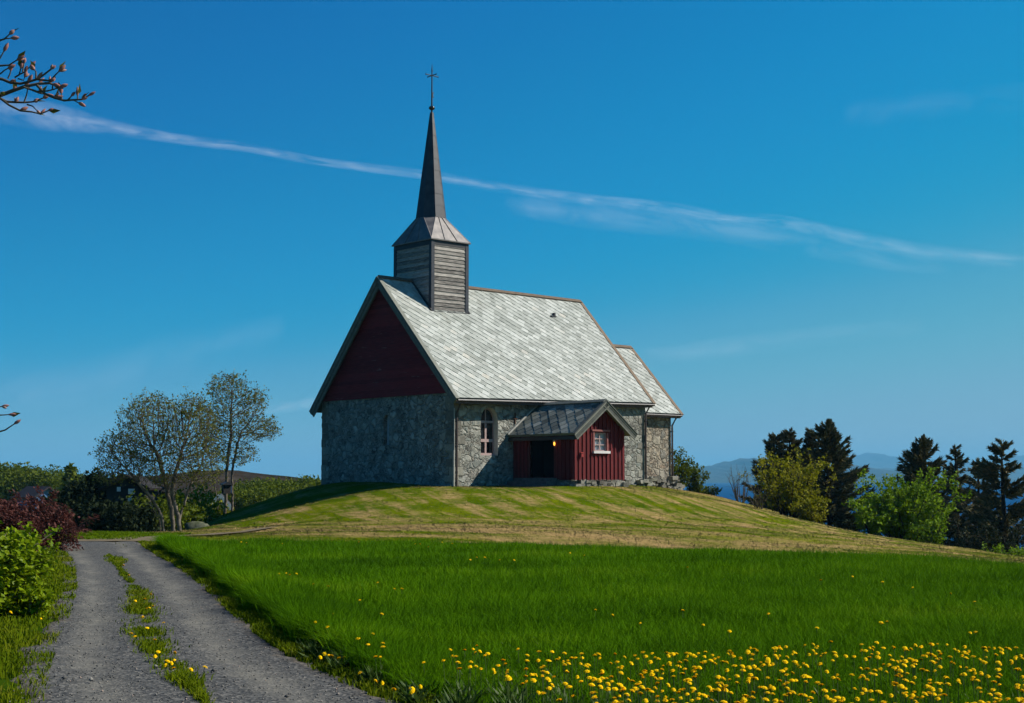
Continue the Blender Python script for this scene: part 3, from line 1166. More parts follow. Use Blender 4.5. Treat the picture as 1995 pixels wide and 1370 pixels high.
for sgn in (-1, 1):
    mb.beam(lz((L + .42, 5.83 + sgn * .085, zr0 + .02)), lz((19.12, 5.83 + sgn * .085, zr0 + .02)), (0, .71, -sgn * .7), (0, sgn * .7, .71), .24, .05)
mb.build('ridge_board', MAT['brown_wood'], chr_)
mb = MB()
mb.beam(lz((L + .2, be + .1, ze0 - .16)), lz((19.1, be + .1, ze0 - .16)), (0, 1, 0), (0, 0, 1), .05, .2)
mb.build('fascia_board', MAT['purple_wood'], chr_)
mb = MB()
mb.tube([lz((L + .2, be - .04, ze0 - .11)), lz((19.1, be - .04, ze0 - .11))], .06, 8)
mb.build('gutter', MAT['dark_metal'], chr_)
downpipe(church, CL + .0, CB0 - .10, 5.3 - ZB, 1.15 - ZB, (18.9, be + .0, 5.42 - ZB), (CL + .5, CB0 - .15, 1.75 - ZB))

# plinth and buttress stones along the foot of the walls
rp = random.Random(11)


def rock(mb, c, s, rg, n=1, mi=0):
    """an irregular block: a jittered box with bevelled look"""
    vs_ = []
    for sx in (-1, 1):
        for sy in (-1, 1):
            for sz in (-1, 1):
                vs_.append((c[0] + sx * s[0] * rg.uniform(.72, 1.08), c[1] + sy * s[1] * rg.uniform(.72, 1.08), c[2] + sz * s[2] * rg.uniform(.72, 1.05)))
    mb.add(vs_, [(0, 1, 3, 2), (4, 6, 7, 5), (0, 4, 5, 1), (2, 3, 7, 6), (0, 2, 6, 4), (1, 5, 7, 3)], mi)


for (a0, a1, b, ztop, dep, nm_) in ((9.0, 14.2, -.10, 1.60, .22, 'nave'), (14.3, 18.9, CB0 - .12, 1.78, .2, 'chancel')):
    mb = MB()
    for k in range(70):
        a = rp.uniform(a0, a1)
        sz = rp.uniform(.07, .18)
        zc_ = rp.uniform(.95, ztop - .05)
        rock(mb, (a, b + rp.uniform(-.25, .05) * (1 if zc_ < 1.3 else .4), zc_ - ZB), (sz * rp.uniform(.9, 1.7), dep * rp.uniform(.6, 1.1), sz * rp.uniform(.5, .85)), rp)
    if nm_ == 'chancel':
        for k in range(9):
            rock(mb, (CL + rp.uniform(-.1, .6), CB0 + rp.uniform(-.5, .1), .9 + k * .1 - ZB), (.26, .26, .13), rp)
    plinth = mb.build('foundation_stones', MAT['quoin'], church)
    tag(plinth, 'rough foundation stones along the foot of the ' + nm_ + ' wall')

# ---- bell tower
TA0, TA1, TB0, TB1 = 1.90, 4.38, 4.25, 7.47
TZ0, TZ1 = 9.2, 14.62
mb = MB()
mb.box((TA0 + .05, TB0 + .05, TZ0 - ZB), (TA1 - .05, TB1 - .05, TZ1 - ZB), 0)
tower = mb.build('bell_tower', MAT['dark_metal'], church)
tag(tower, 'square boarded bell tower rising from the roof ridge')
mb = MB()
bh = .205
k = 0
rt = random.Random(5)
z = 10.55
while z < 14.3:
    o_ = .055
    z1 = z + bh + .02
    i_, e = .02, .15
    s_ = rt.uniform(-.006, .006)
    # (each face: a board whose lower edge stands out)
    for (p, q, nrm) in (((TA0 + e, TB0), (TA1 - e, TB0), (0, -1)), ((TA0, TB1 - e), (TA0, TB0 + e), (-1, 0)), ((TA1, TB0 + e), (TA1, TB1 - e), (1, 0)), ((TA1 - e, TB1), (TA0 + e, TB1), (0, 1))):
        N = Vector((nrm[0], nrm[1], 0))
        p3, q3 = Vector((p[0], p[1], 0)), Vector((q[0], q[1], 0))
        r1 = rt.uniform(-.008, .008)
        lo_o, hi_o = o_ + s_, .012
        vs_ = [p3 + N * lo_o + Vector((0, 0, z - ZB + r1)), q3 + N * lo_o + Vector((0, 0, z - ZB - r1)), q3 + N * hi_o + Vector((0, 0, z1 - ZB)), p3 + N * hi_o + Vector((0, 0, z1 - ZB))]
        vs_ += [v_ - N * .03 for v_ in vs_]
        mb.add(vs_, [(0, 1, 2, 3), (7, 6, 5, 4), (0, 4, 5, 1), (1, 5, 6, 2), (2, 6, 7, 3), (3, 7, 4, 0)])
    z += bh
mb.build('weatherboards', MAT['grey_boards'], tower)
for a in (TA0, TA1):
    for b in (TB0, TB1):
        mb = MB()
        sa, sb = (1 if a == TA0 else -1), (1 if b == TB0 else -1)
        x0, x1 = sorted((a - sa * .075, a + sa * .145))
        y0_, y1_ = sorted((b - sb * .075, b + sb * .145))
        mb.box((x0, y0_, 9.6 - ZB), (x1, y1_, 14.5 - ZB))
        mb.build('corner_board', MAT['spire_sheet'], tower)
mb = MB()
mb.box((TA0 - .06, TB0 - .06, 14.28 - ZB), (TA1 + .06, TB1 + .06, 14.55 - ZB))
mb.build('frieze_board', MAT['dark_metal'], tower)
# lead flashing round the foot
mb = MB()
mb.beam(lz((TA0 - .12, TB0 - .10, 10.62)), lz((TA1 + .12, TB0 - .10, 10.66)), (0, 1, 0), (0, 0, 1), .05, .10)
ra = Vector((TA0 - .1, TB0 - .1, 10.66))
rb = Vector((TA0 - .1, 5.95, 12.46))
mb.beam(lz(ra), lz(rb), (1, 0, 0), (0, -.72, .69), .10, .14)
ra = Vector((TA1 + .1, TB0 - .1, 10.70))
rb = Vector((TA1 + .1, 5.85, 12.44))
mb.beam(lz(ra), lz(rb), (1, 0, 0), (0, -.72, .69), .08, .10)
mb.build('flashing', MAT['dark_metal'], tower)

# ---- spire: flared square skirt, broaches, octagonal needle
ZK, ZS, ZT = 14.62, 16.02, 22.06
ca_, cb_ = (TA0 + TA1) / 2 + .0, (TB0 + TB1) / 2
ex, ey = (TA1 - TA0) / 2 + .13, (TB1 - TB0) / 2 + .13
ro = .80
k8 = ro * math.tan(math.pi / 8)
octo = [(-k8, -ro), (k8, -ro), (ro, -k8), (ro, k8), (k8, ro), (-k8, ro), (-ro, k8), (-ro, -k8)]
mb = MB()
sq = [(-ex, -ey), (ex, -ey), (ex, ey), (-ex, ey)]
P0 = [lz((ca_ + p[0], cb_ + p[1], ZK)) for p in sq]
P1 = [lz((ca_ + p[0], cb_ + p[1], ZS)) for p in octo]
mb.add(P0 + P1, [(0, 1, 5, 4), (1, 2, 7, 6), (2, 3, 9, 8), (3, 0, 11, 10), (0, 4, 11), (1, 6, 5), (2, 8, 7), (3, 10, 9)])
mb.box((ca_ - ex - .03, cb_ - ey - .03, ZK - .07 - ZB), (ca_ + ex + .03, cb_ + ey + .03, ZK - .005 - ZB))
# standing seams
for (i, j, u0, u1) in ((0, 1, 5, 4), (1, 2, 7, 6), (2, 3, 9, 8), (3, 0, 11, 10)):
    A_, B_ = Vector((P0 + P1)[i]), Vector((P0 + P1)[j])
    C_, D_ = Vector((P0 + P1)[u0]), Vector((P0 + P1)[u1])
    nrm = (B_ - A_).cross(D_ - A_).normalized()
    for f_ in (.34, .66):
        lo_, hi_ = A_.lerp(B_, f_), D_.lerp(C_, f_)
        mb.beam(lo_ + nrm * .015, hi_ + nrm * .015, (B_ - A_).normalized(), nrm, .035, .045)
for i in range(8):
    lo_ = Vector(P1[i])
    mb.beam(Vector(P0[(0, 1, 1, 2, 2, 3, 3, 0)[i]]), lo_, Vector((1, 0, 0)), Vector((0, 1, 0)), .04, .04)
skirt = mb.build('spire_skirt', MAT['lead'], church)
tag(skirt, 'flared metal skirt at the base of the spire')
mb = MB()
nst = 9
top8 = [(p[0] * .075 / ro, p[1] * .075 / ro) for p in octo]
rings_ = []
for k in range(nst + 1):
    f_ = k / nst
    rings_.append([lz((ca_ + o[0] * (1 - f_) + q[0] * f_, cb_ + o[1] * (1 - f_) + q[1] * f_, ZS + (ZT - ZS) * f_)) for o, q in zip(octo, top8)])
rs = random.Random(2)
for k in range(nst):
    for i in range(8):
        j = (i + 1) % 8
        q = [Vector(rings_[k][i]), Vector(rings_[k][j]), Vector(rings_[k + 1][j]), Vector(rings_[k + 1][i])]
        cen = sum(q, Vector()) / 4
        nrm = Vector((cen.x - ca_, cen.y - cb_, 0)).normalized()
        o_ = rs.uniform(0, .012)
        q = [p + nrm * (.012 if n < 2 else 0.0) + nrm * o_ for n, p in enumerate(q)]
        mb.add(q, [(0, 1, 2, 3)])
core = []
for k in (0, nst):
    core += [tuple(Vector(p) * .999) for p in rings_[k]]
mb.add([(ca_ + (p[0] - ca_) * .97, cb_ + (p[1] - cb_) * .97, p[2]) for p in core], [(i, (i + 1) % 8, 8 + (i + 1) % 8, 8 + i) for i in range(8)])
for i in range(8):
    mb.beam(rings_[0][i], rings_[nst][i], (1, 0, 0), (0, 1, 0), .035, .035)
spire = mb.build('spire', MAT['spire_sheet'], church)
tag(spire, 'slender dark octagonal spire needle')
# ball
mb = MB()
seg, rows_ = 16, 10
vs_ = []
for r in range(rows_ + 1):
    ph = math.pi * r / rows_
    for s_ in range(seg):
        vs_.append((ca_ + .175 * math.sin(ph) * math.cos(2 * math.pi * s_ / seg), cb_ + .175 * math.sin(ph) * math.sin(2 * math.pi * s_ / seg), 22.32 - ZB + .125 * math.cos(ph)))
fs = [(r * seg + s_, r * seg + (s_ + 1) % seg, (r + 1) * seg + (s_ + 1) % seg, (r + 1) * seg + s_) for r in range(rows_) for s_ in range(seg)]
mb.add(vs_, fs)
t = NT('gilt_dark_ball')
MAT['ball'] = t.done((.05, .048, .045), .18, .6, .7)
mb.build('ball_finial', MAT['ball'], spire, smooth=True)
mb = MB()
mb.tube([(ca_, cb_, 22.0 - ZB), (ca_, cb_, 23.5 - ZB), (ca_, cb_, 24.55 - ZB), (ca_, cb_, 24.85 - ZB)], [.05, .038, .03, .008], 8)
for ax, ln in (((1, 0, 0), .40), ((0, 1, 0), .34)):
    A_ = Vector(ax)
    c_ = Vector((ca_, cb_, 24.18 - ZB))
    mb.tube([c_ - A_ * ln, c_ + A_ * ln], .026, 6)
    for s_ in (-1, 1):
        e_ = c_ + A_ * (ln * s_)
        mb.tube([e_, e_ + A_ * (.07 * s_) + Vector((0, 0, .05))], [.03, .012], 6)
        mb.tube([e_, e_ + A_ * (.07 * s_) - Vector((0, 0, .05))], [.03, .012], 6)
mb.tube([(ca_, cb_, 24.42 - ZB), (ca_, cb_, 24.62 - ZB)], [.045, .02], 8)
mb.build('cross', MAT['iron'], spire)
mb = MB()
mb.prism([(ca_, cb_ - .01, 22.95 - ZB), (ca_ + .13, cb_ - .01, 22.93 - ZB), (ca_ + .07, cb_ - .01, 23.08 - ZB), (ca_ + .14, cb_ - .01, 23.25 - ZB), (ca_, cb_ - .01, 23.2 - ZB)], (0, .02, 0))
mb.build('weather_vane', MAT['iron'], spire)

# ---- porch
A0, A1, PD = 4.0, 7.62, -4.54
PZ0, AM = 1.60, 5.82
mb = MB()


def porch_top(a):
    return 5.40 - abs(a - AM) * .757


# front: boards and battens
pts = [(A0, PZ0), (A1, PZ0), (A1, porch_top(A1)), (AM, porch_top(AM)), (A0, porch_top(A0))]
wx0, wx1, wz0, wz1 = 5.40, 6.28, 3.06, 3.98
mb.holed([lz((p[0], PD, p[1])) for p in pts], [[lz((wx0, PD, wz0)), lz((wx1, PD, wz0)), lz((wx1, PD, wz1)), lz((wx0, PD, wz1))]])
for (p, q) in (((wx0, wz0), (wx1, wz0)), ((wx1, wz0), (wx1, wz1)), ((wx1, wz1), (wx0, wz1)), ((wx0, wz1), (wx0, wz0))):
    mb.add([lz((p[0], PD, p[1])), lz((q[0], PD, q[1])), lz((q[0], PD + .14, q[1])), lz((p[0], PD + .14, p[1]))], [(0, 1, 2, 3)])
a = A0 + .06
rb_ = random.Random(9)
while a < A1:
    zt = porch_top(a) - .01
    w_ = .05
    zj = PZ0 - rb_.uniform(0, .03)
    if wx0 - .1 < a < wx1 + .1:
        mb.box((a - w_, PD - .045, zj - ZB), (a + w_, PD - .003, wz0 - .14 - ZB))
        mb.box((a - w_, PD - .045, wz1 + .16 - ZB), (a + w_, PD - .003, zt - ZB))
    else:
        mb.box((a - w_, PD - .045, zj - ZB), (a + w_, PD - .003, zt - ZB))
    a += .285
# door side (left) with the opening, right side, with battens
DB0, DB1, DZ0, DZ1 = -3.14, -1.34, 1.73, 3.78
zt_ = porch_top(A0)
mb.holed([lz((A0, PD, PZ0)), lz((A0, 0, PZ0)), lz((A0, 0, zt_)), lz((A0, PD, zt_))], [[lz((A0, DB0, DZ0)), lz((A0, DB1, DZ0)), lz((A0, DB1, DZ1)), lz((A0, DB0, DZ1))]])
for b in np.arange(PD + .08, 0, .285):
    if DB0 - .12 < b < DB1 + .12:
        mb.box((A0 - .045, b - .05, DZ1 + .08 - ZB), (A0 - .003, b + .05, zt_ - ZB))
    else:
        mb.box((A0 - .045, b - .05, PZ0 - ZB), (A0 - .003, b + .05, zt_ - ZB))
for b in np.arange(PD + .1, 0, .285):
    mb.box((A1 + .003, b - .05, PZ0 - ZB), (A1 + .045, b + .05, porch_top(A1) - ZB))
mb.add([lz((A1, PD, PZ0)), lz((A1, 0, PZ0)), lz((A1, 0, porch_top(A1))), lz((A1, PD, porch_top(A1)))], [(0, 1, 2, 3)])
porch = mb.build('porch', MAT['red_vertical'], church, fix=False)
tag(porch, 'red vertically boarded entrance porch')
mb = MB()
for bb_ in (DB0, DB1):
    s_ = -1 if bb_ == DB0 else 1
    y0_, y1_ = sorted((bb_, bb_ + s_ * .12))
    mb.box((A0 - .07, y0_, DZ0 - ZB), (A0 - .004, y1_, DZ1 + .1 - ZB))
mb.box((A0 - .07, DB0 - .002, DZ1 - ZB), (A0 - .004, DB1 + .002, DZ1 + .1 - ZB))
mb.build('door_frame', MAT['red_dark'], porch)
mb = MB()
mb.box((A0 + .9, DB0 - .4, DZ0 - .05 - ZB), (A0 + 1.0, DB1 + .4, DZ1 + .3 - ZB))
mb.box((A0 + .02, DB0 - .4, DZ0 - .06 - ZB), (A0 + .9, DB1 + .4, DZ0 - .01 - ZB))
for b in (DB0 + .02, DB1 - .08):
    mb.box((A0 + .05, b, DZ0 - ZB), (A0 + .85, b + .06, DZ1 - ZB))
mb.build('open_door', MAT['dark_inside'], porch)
# porch roof
mb = MB()
PB0, PB1 = PD - .42, .0
za = 5.56
el, er = (3.62, 3.90), (8.0, 3.95)
slope(mb, lz((AM, PB1, za)), lz((AM, PB0, za)), lz((el[0], PB0, el[1])), lz((el[0], PB1, el[1])), size=.46, th=.12, lift=.014, seed=8, ptilt=.010)
slope(mb, lz((AM, PB0, za)), lz((AM, PB1, za)), lz((er[0], PB1, er[1])), lz((er[0], PB0, er[1])), size=.46, th=.12, lift=.03, seed=9, ptilt=.002)
proof = mb.build('porch_roof', [MAT['slate_dark'], MAT['grey_wood']], porch)
barge_on(proof, lz((AM, PB0, za)), lz((el[0], PB0, el[1])), (0, -1, 0), MAT['dark_trim'], h=.28, strip=MAT['grey_wood'])
barge_on(proof, lz((AM, PB0, za)), lz((er[0], PB0, er[1])), (0, -1, 0), MAT['dark_trim'], h=.28, strip=MAT['grey_wood'])
mb = MB()
for sgn in (-1, 1):
    mb.beam(lz((AM + sgn * .09, PB1 + .0, za + .03)), lz((AM + sgn * .09, PB0 - .04, za + .03)), (.8, 0, -sgn * .6), (sgn * .6, 0, .8), .22, .045)
mb.build('ridge_board', MAT['grey_wood'], proof)
mb = MB()
d_ = Vector((el[0] - AM, 0, el[1] - za)).normalized()
mb.beam(lz((AM - .15, -.03, za + .02)), lz((el[0] - .05, -.03, el[1] + .06)), (0, 1, 0), Vector((d_.z, 0, -d_.x)) * -1, .16, .09)
mb.build('verge_strip', MAT['pale_wood'], proof)
mb = MB()
mb.box((el[0] + .03, PB0 + .1, el[1] - .30 - ZB), (A0, PB1, el[1] - .14 - ZB))
mb.build('soffit', MAT['dark_metal'], proof)
# porch window
mb = MB()
for lo, hi in (((wx0 - .10, PD - .06, wz0 - .0), (wx0 + .0, PD + .0, wz1 + .0)), ((wx1 - .0, PD - .06, wz0 - .0), (wx1 + .10, PD + .0, wz1 + .0))):
    mb.box((lo[0], lo[1], lo[2] - ZB), (hi[0], hi[1] - .002, hi[2] - ZB), 0)
mb.box((wx0 - .2, PD - .10, wz1 + .06 - ZB), (wx1 + .2, PD - .003, wz1 + .15 - ZB), 0)
for a in (wx0 + .03, (wx0 + wx1) / 2, wx1 - .03):
    mb.box((a - .03, PD + .03, wz0 + .002 - ZB), (a + .03, PD + .075, wz1 - .002 - ZB), 1)
for z in (wz0 + .03, wz0 + .31, wz0 + .61, wz1 - .03):
    mb.box((wx0 + .002, PD + .034, z - .022 - ZB), (wx1 - .002, PD + .071, z + .022 - ZB), 1)
pw = mb.build('porch_window', [MAT['frame_red'], MAT['frame_pink']], porch)
# (sub-part meshes of the window lie beside it under the porch)
mb = MB()
n_w = 40
for i in range(n_w):
    x0, x1 = wx0 + (wx1 - wx0) * i / n_w, wx0 + (wx1 - wx0) * (i + 1) / n_w
    d0, d1 = .115 + .014 * math.sin(i * 1.35), .115 + .014 * math.sin((i + 1) * 1.35)
    mb.add([lz((x0, PD + d0, wz0)), lz((x1, PD + d1, wz0)), lz((x1, PD + d1, wz1)), lz((x0, PD + d0, wz1))], [(0, 1, 2, 3)])
mb.build('window_curtain', MAT['curtain_and_sky'], porch, fix=False)
mb = MB()
mb.box((wx0 - .14, PD - .15, wz0 - .13 - ZB), (wx1 + .16, PD - .003, wz0 - .005 - ZB))
mb.build('window_sill', MAT['white_paint'], porch)
# lamp by the door
mb = MB()
lb, lzz = -3.30, 3.42
mb.box((A0 - .06, lb - .05, lzz + .18 - ZB), (A0 - .046, lb + .05, lzz + .30 - ZB))
mb.tube([(A0 - .05, lb, lzz + .24 - ZB), (A0 - .16, lb, lzz + .26 - ZB), (A0 - .18, lb, lzz + .2 - ZB)], .018, 6)
mb.tube([(A0 - .18, lb, lzz + .09 - ZB), (A0 - .18, lb, lzz + .23 - ZB)], [.075, .06], 10)
lamp = mb.build('wall_lamp', MAT['pale_wood'], porch)
mb = MB()
vs_ = []
for r in range(9):
    ph = math.pi * r / 8
    for s_ in range(12):
        vs_.append((A0 - .18 + .055 * math.sin(ph) * math.cos(s_ * math.pi / 6), lb + .055 * math.sin(ph) * math.sin(s_ * math.pi / 6), lzz - .01 - ZB + .10 * math.cos(ph)))
mb.add(vs_, [(r * 12 + s_, r * 12 + (s_ + 1) % 12, (r + 1) * 12 + (s_ + 1) % 12, (r + 1) * 12 + s_) for r in range(8) for s_ in range(12)])
mb.build('lamp_globe', MAT['lamp_glow'], porch, smooth=True)
mb = MB()
mb.box((4.38, PD - .14, 2.74 - ZB), (4.52, PD - .046, 2.92 - ZB))
mb.prism([(4.36, PD - .16, 2.92 - ZB), (4.54, PD - .16, 2.92 - ZB), (4.54, PD - .046, 2.96 - ZB), (4.36, PD - .046, 2.96 - ZB)], (0, 0, .02))
mb.build('post_box', MAT['postbox'], porch)
# porch foundation and steps
mb = MB()
for k in range(60):
    sz = rp.uniform(.10, .22)
    rock(mb, (rp.uniform(A0, A1), PD + .14 + rp.uniform(-.12, .05), rp.uniform(1.0, 1.50) - ZB), (sz * rp.uniform(.9, 1.7), .18, sz * rp.uniform(.5, .8)), rp)
    rock(mb, (A0 + .14, rp.uniform(PD, 0), rp.uniform(1.0, 1.5) - ZB), (.18, sz * 1.3, sz * .7), rp)
    rock(mb, (A1 - .12, rp.uniform(PD, 0), rp.uniform(1.0, 1.5) - ZB), (.18, sz * 1.3, sz * .7), rp)
mb.box((A0 + .15, PD + .2, .7 - ZB), (A1 - .15, -.02, 1.55 - ZB))
mb.build('porch_foundation', MAT['quoin'], church)
mb = MB()
for i, (zt2, ao) in enumerate(((1.70, .45), (1.53, .85), (1.37, 1.25))):
    mb.box((A0 - ao, -3.35 - .05 * i, .8 - ZB), (A0 - ao + .42, -.55 + .1 * i, zt2 - ZB))
mb.build('steps', MAT['concrete'], church)

# ------------------------------------------------------------------ vegetation tools


def frames(D):
    D = D / np.maximum(np.linalg.norm(D, axis=1, keepdims=True), 1e-9)
    ref = np.where(np.abs(D[:, 2:3]) < .9, np.array([[0, 0, 1.]]), np.array([[1., 0, 0]]))
    X = np.cross(D, ref)
    X /= np.linalg.norm(X, axis=1, keepdims=True)
    return D, X, np.cross(X, D)


def leaf_mesh(P, D, N, ln, wd, fold=.25):
    """folded leaves: P base (n,3), D direction, N side seed, sizes; 6 verts, 2 quads each"""
    n = len(P)
    D = D / np.maximum(np.linalg.norm(D, axis=1, keepdims=True), 1e-9)
    X = np.cross(D, N)
    X /= np.maximum(np.linalg.norm(X, axis=1, keepdims=True), 1e-9)
    U = np.cross(X, D)
    ln, wd = np.asarray(ln)[:, None], np.asarray(wd)[:, None]
    b = P
    m1 = P + D * ln * .5
    tip = P + D * ln
    l1 = P + D * ln * .38 + X * wd * .5 + U * wd * fold
    r1 = P + D * ln * .38 - X * wd * .5 + U * wd * fold
    V = np.stack([b, l1, tip, r1], 1).reshape(-1, 3)
    i = np.arange(n)[:, None] * 4
    return V, np.concatenate([i + np.array([[0, 1, 2]]), i + np.array([[0, 2, 3]])], 0)


def tube_mesh(polys, n=5):
    """polys: list of (points (k,3), radii (k,))"""
    Vs, Fs, off = [], [], 0
    ang = np.arange(n) * 2 * np.pi / n
    for P, r in polys:
        P = np.asarray(P, float)
        k = len(P)
        D = np.gradient(P, axis=0)
        D, X, Y = frames(D)
        # keep the frame from flipping
        ring_ = P[:, None, :] + np.asarray(r)[:, None, None] * (X[:, None, :] * np.cos(ang)[None, :, None] + Y[:, None, :] * np.sin(ang)[None, :, None])
        Vs.append(ring_.reshape(-1, 3))
        I = off + np.arange(k * n).reshape(k, n)
        a, b = I[:-1], I[1:]
        Fs.append(np.stack([a, np.roll(a, -1, 1), np.roll(b, -1, 1), b], -1).reshape(-1, 4))
        off += k * n
    return np.concatenate(Vs), np.concatenate(Fs)


def curve(rg, p, d, length, n, wob, lift):
    pts = [np.array(p, float)]
    d = np.array(d, float)
    d /= np.linalg.norm(d)
    for i in range(n):
        d = d + rg.normal(0, wob, 3) + np.array([0, 0, lift])
        d /= np.linalg.norm(d)
        pts.append(pts[-1] + d * length / n)
    return np.array(pts), d


def perp_dir(rg, d, ang):
    a = rg.normal(0, 1, 3)
    a -= d * a.dot(d)
    a /= np.linalg.norm(a)
    return d * math.cos(ang) + a * math.sin(ang)


def broad_tree(seed, stems, levels, leaf_len, leaves_per_tip, twig_r=.008):
    """stems: list of (base offset, direction, length, radius). levels: list of (count, length ratio, angle, wobble, lift)"""
    rg = np.random.default_rng(seed)
    thick, thin, tips = [], [], []

    def grow(p, d, ln, r, lev):
        n = 6 if lev == 0 else 5 if lev == 1 else 4
        pts, dl = curve(rg, p, d, ln, n, levels[lev][3] if lev < len(levels) else .12, levels[lev][4] if lev < len(levels) else .03)
        rr = np.linspace(r, max(r * .38, twig_r * .5), n + 1)
        (thick if lev <= 1 else thin).append((pts, rr))
        if lev >= len(levels):
            tips.append((pts, dl))
            return
        cnt, ratio, ang, _, _ = levels[lev]
        for k in range(cnt):
            f = rg.uniform(.25 if lev else .38, 1.0) if k else 1.0
            q = f * n
            i = min(int(q), n - 1)
            pos = pts[i] + (pts[i + 1] - pts[i]) * (q - i)
            dd = pts[i + 1] - pts[i]
            dd /= np.linalg.norm(dd)
            nd = perp_dir(rg, dd, ang * rg.uniform(.55, 1.25) if k else ang * .3)
            rad = max(np.interp(f, [0, 1], [r, r * .38]) * .7, twig_r)
            grow(pos, nd, ln * ratio * rg.uniform(.65, 1.2), rad, lev + 1)

    for b, d, ln, r in stems:
        grow(np.array(b, float), d, ln, r, 0)
    P, D = [], []
    for pts, dl in tips:
        m = rg.poisson(leaves_per_tip)
        for k in range(m):
            f = rg.uniform(.6, 1.0) * (len(pts) - 1)
            i = min(int(f), len(pts) - 2)
            P.append(pts[i] + (pts[i + 1] - pts[i]) * (f - i) + rg.normal(0, .03, 3))
            D.append(dl + rg.normal(0, .7, 3))
    P, D = np.array(P), np.array(D)
    N = rg.normal(0, 1, P.shape)
    ln = leaf_len * rg.uniform(.6, 1.35, len(P))
    LV, LF = leaf_mesh(P, D, N, ln, ln * .8)
    return tube_mesh(thick, 7), tube_mesh(thin, 4), (LV, LF)


MAT['bark'] = simple_mat('grey_bark', (.19, .16, .125), (.035, .03, .024), 5, .9, .15, 0, .6)
MAT['twig'] = simple_mat('twig_bark', (.13, .112, .085), (.06, .05, .038), 5, .9, .15)
MAT['bark_dark'] = simple_mat('dark_bark', (.03, .024, .018), (.014, .011, .009), 5, .9, .15)
MAT['spring_leaf'] = leaf_mat('young_leaves', [(.075, .09, .012), (.13, .145, .02), (.21, .21, .045)], .6, .35)
MAT['birch_leaf'] = leaf_mat('birch_leaves', [(.045, .075, .003), (.085, .115, .004), (.13, .155, .010)], .6, .35)
MAT['yellow_leaf'] = leaf_mat('yellow_green_leaves', [(.10, .12, .003), (.21, .21, .006), (.34, .31, .018)], .6, .35)
MAT['lime_leaf'] = leaf_mat('bright_green_leaves', [(.06, .13, .003), (.14, .24, .006), (.23, .33, .012)], .55, .4)
MAT['bush_leaf'] = leaf_mat('glossy_green_leaves', [(.08, .14, .002), (.17, .25, .004), (.26, .33, .010)], .45, .35, .4, 2.5)
MAT['red_leaf'] = leaf_mat('dark_red_leaves', [(.040, .013, .010), (.085, .028, .022), (.16, .062, .050)], .55, .3, .3, 1.5)
MAT['needle'] = leaf_mat('spruce_needles', [(.026, .040, .016), (.07, .075, .032), (.24, .18, .085)], .7, .1, .2, .8)
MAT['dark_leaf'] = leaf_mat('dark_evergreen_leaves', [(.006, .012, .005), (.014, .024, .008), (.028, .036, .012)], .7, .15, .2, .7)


def fit_tree(parts, h, x0, x1):
    """scale a grown tree to its height and spread"""
    A_ = np.concatenate([q[0] for q in parts if q is not None and len(q[0])])
    hi = np.percentile(A_[:, 2], 99.95)
    lo_, hi_ = np.percentile(A_[:, 0], .4), np.percentile(A_[:, 0], 99.6)
    sx_ = (x1 - x0) / (hi_ - lo_)
    out = []
    for q in parts:
        V_ = q[0].copy()
        zf = np.clip(V_[:, 2] / hi, 0, 1)
        V_[:, 0] = V_[:, 0] * sx_ + (x0 - lo_ * sx_) * zf ** 1.0
        V_[:, 1] *= sx_
        V_[:, 2] *= np.where(V_[:, 2] > 0, h / hi, 1)
        out.append((V_, q[1]))
    return out


def make_tree(name, loc, label, cat, parts, leafmat, barkmat=None, twigmat=None, group=None):
    thick, thin, leaves = parts
    root = empty(name, loc)
    tag(root, label, cat, group)
    np_mesh('trunk', thick[0], [thick[1]], barkmat or MAT['bark'], root, smooth=True)
    if thin is not None:
        nv = len(thin[0])
        V = np.concatenate([thin[0], leaves[0]])
        mi = np.concatenate([np.zeros(len(thin[1]), int), np.ones(len(leaves[1]), int)])
        np_mesh('crown', V, [thin[1], leaves[1] + nv], [twigmat or MAT['twig'], leafmat], root, mat_idx=mi)
    else:
        np_mesh('crown', leaves[0], [leaves[1]], [leafmat], root)
    return root


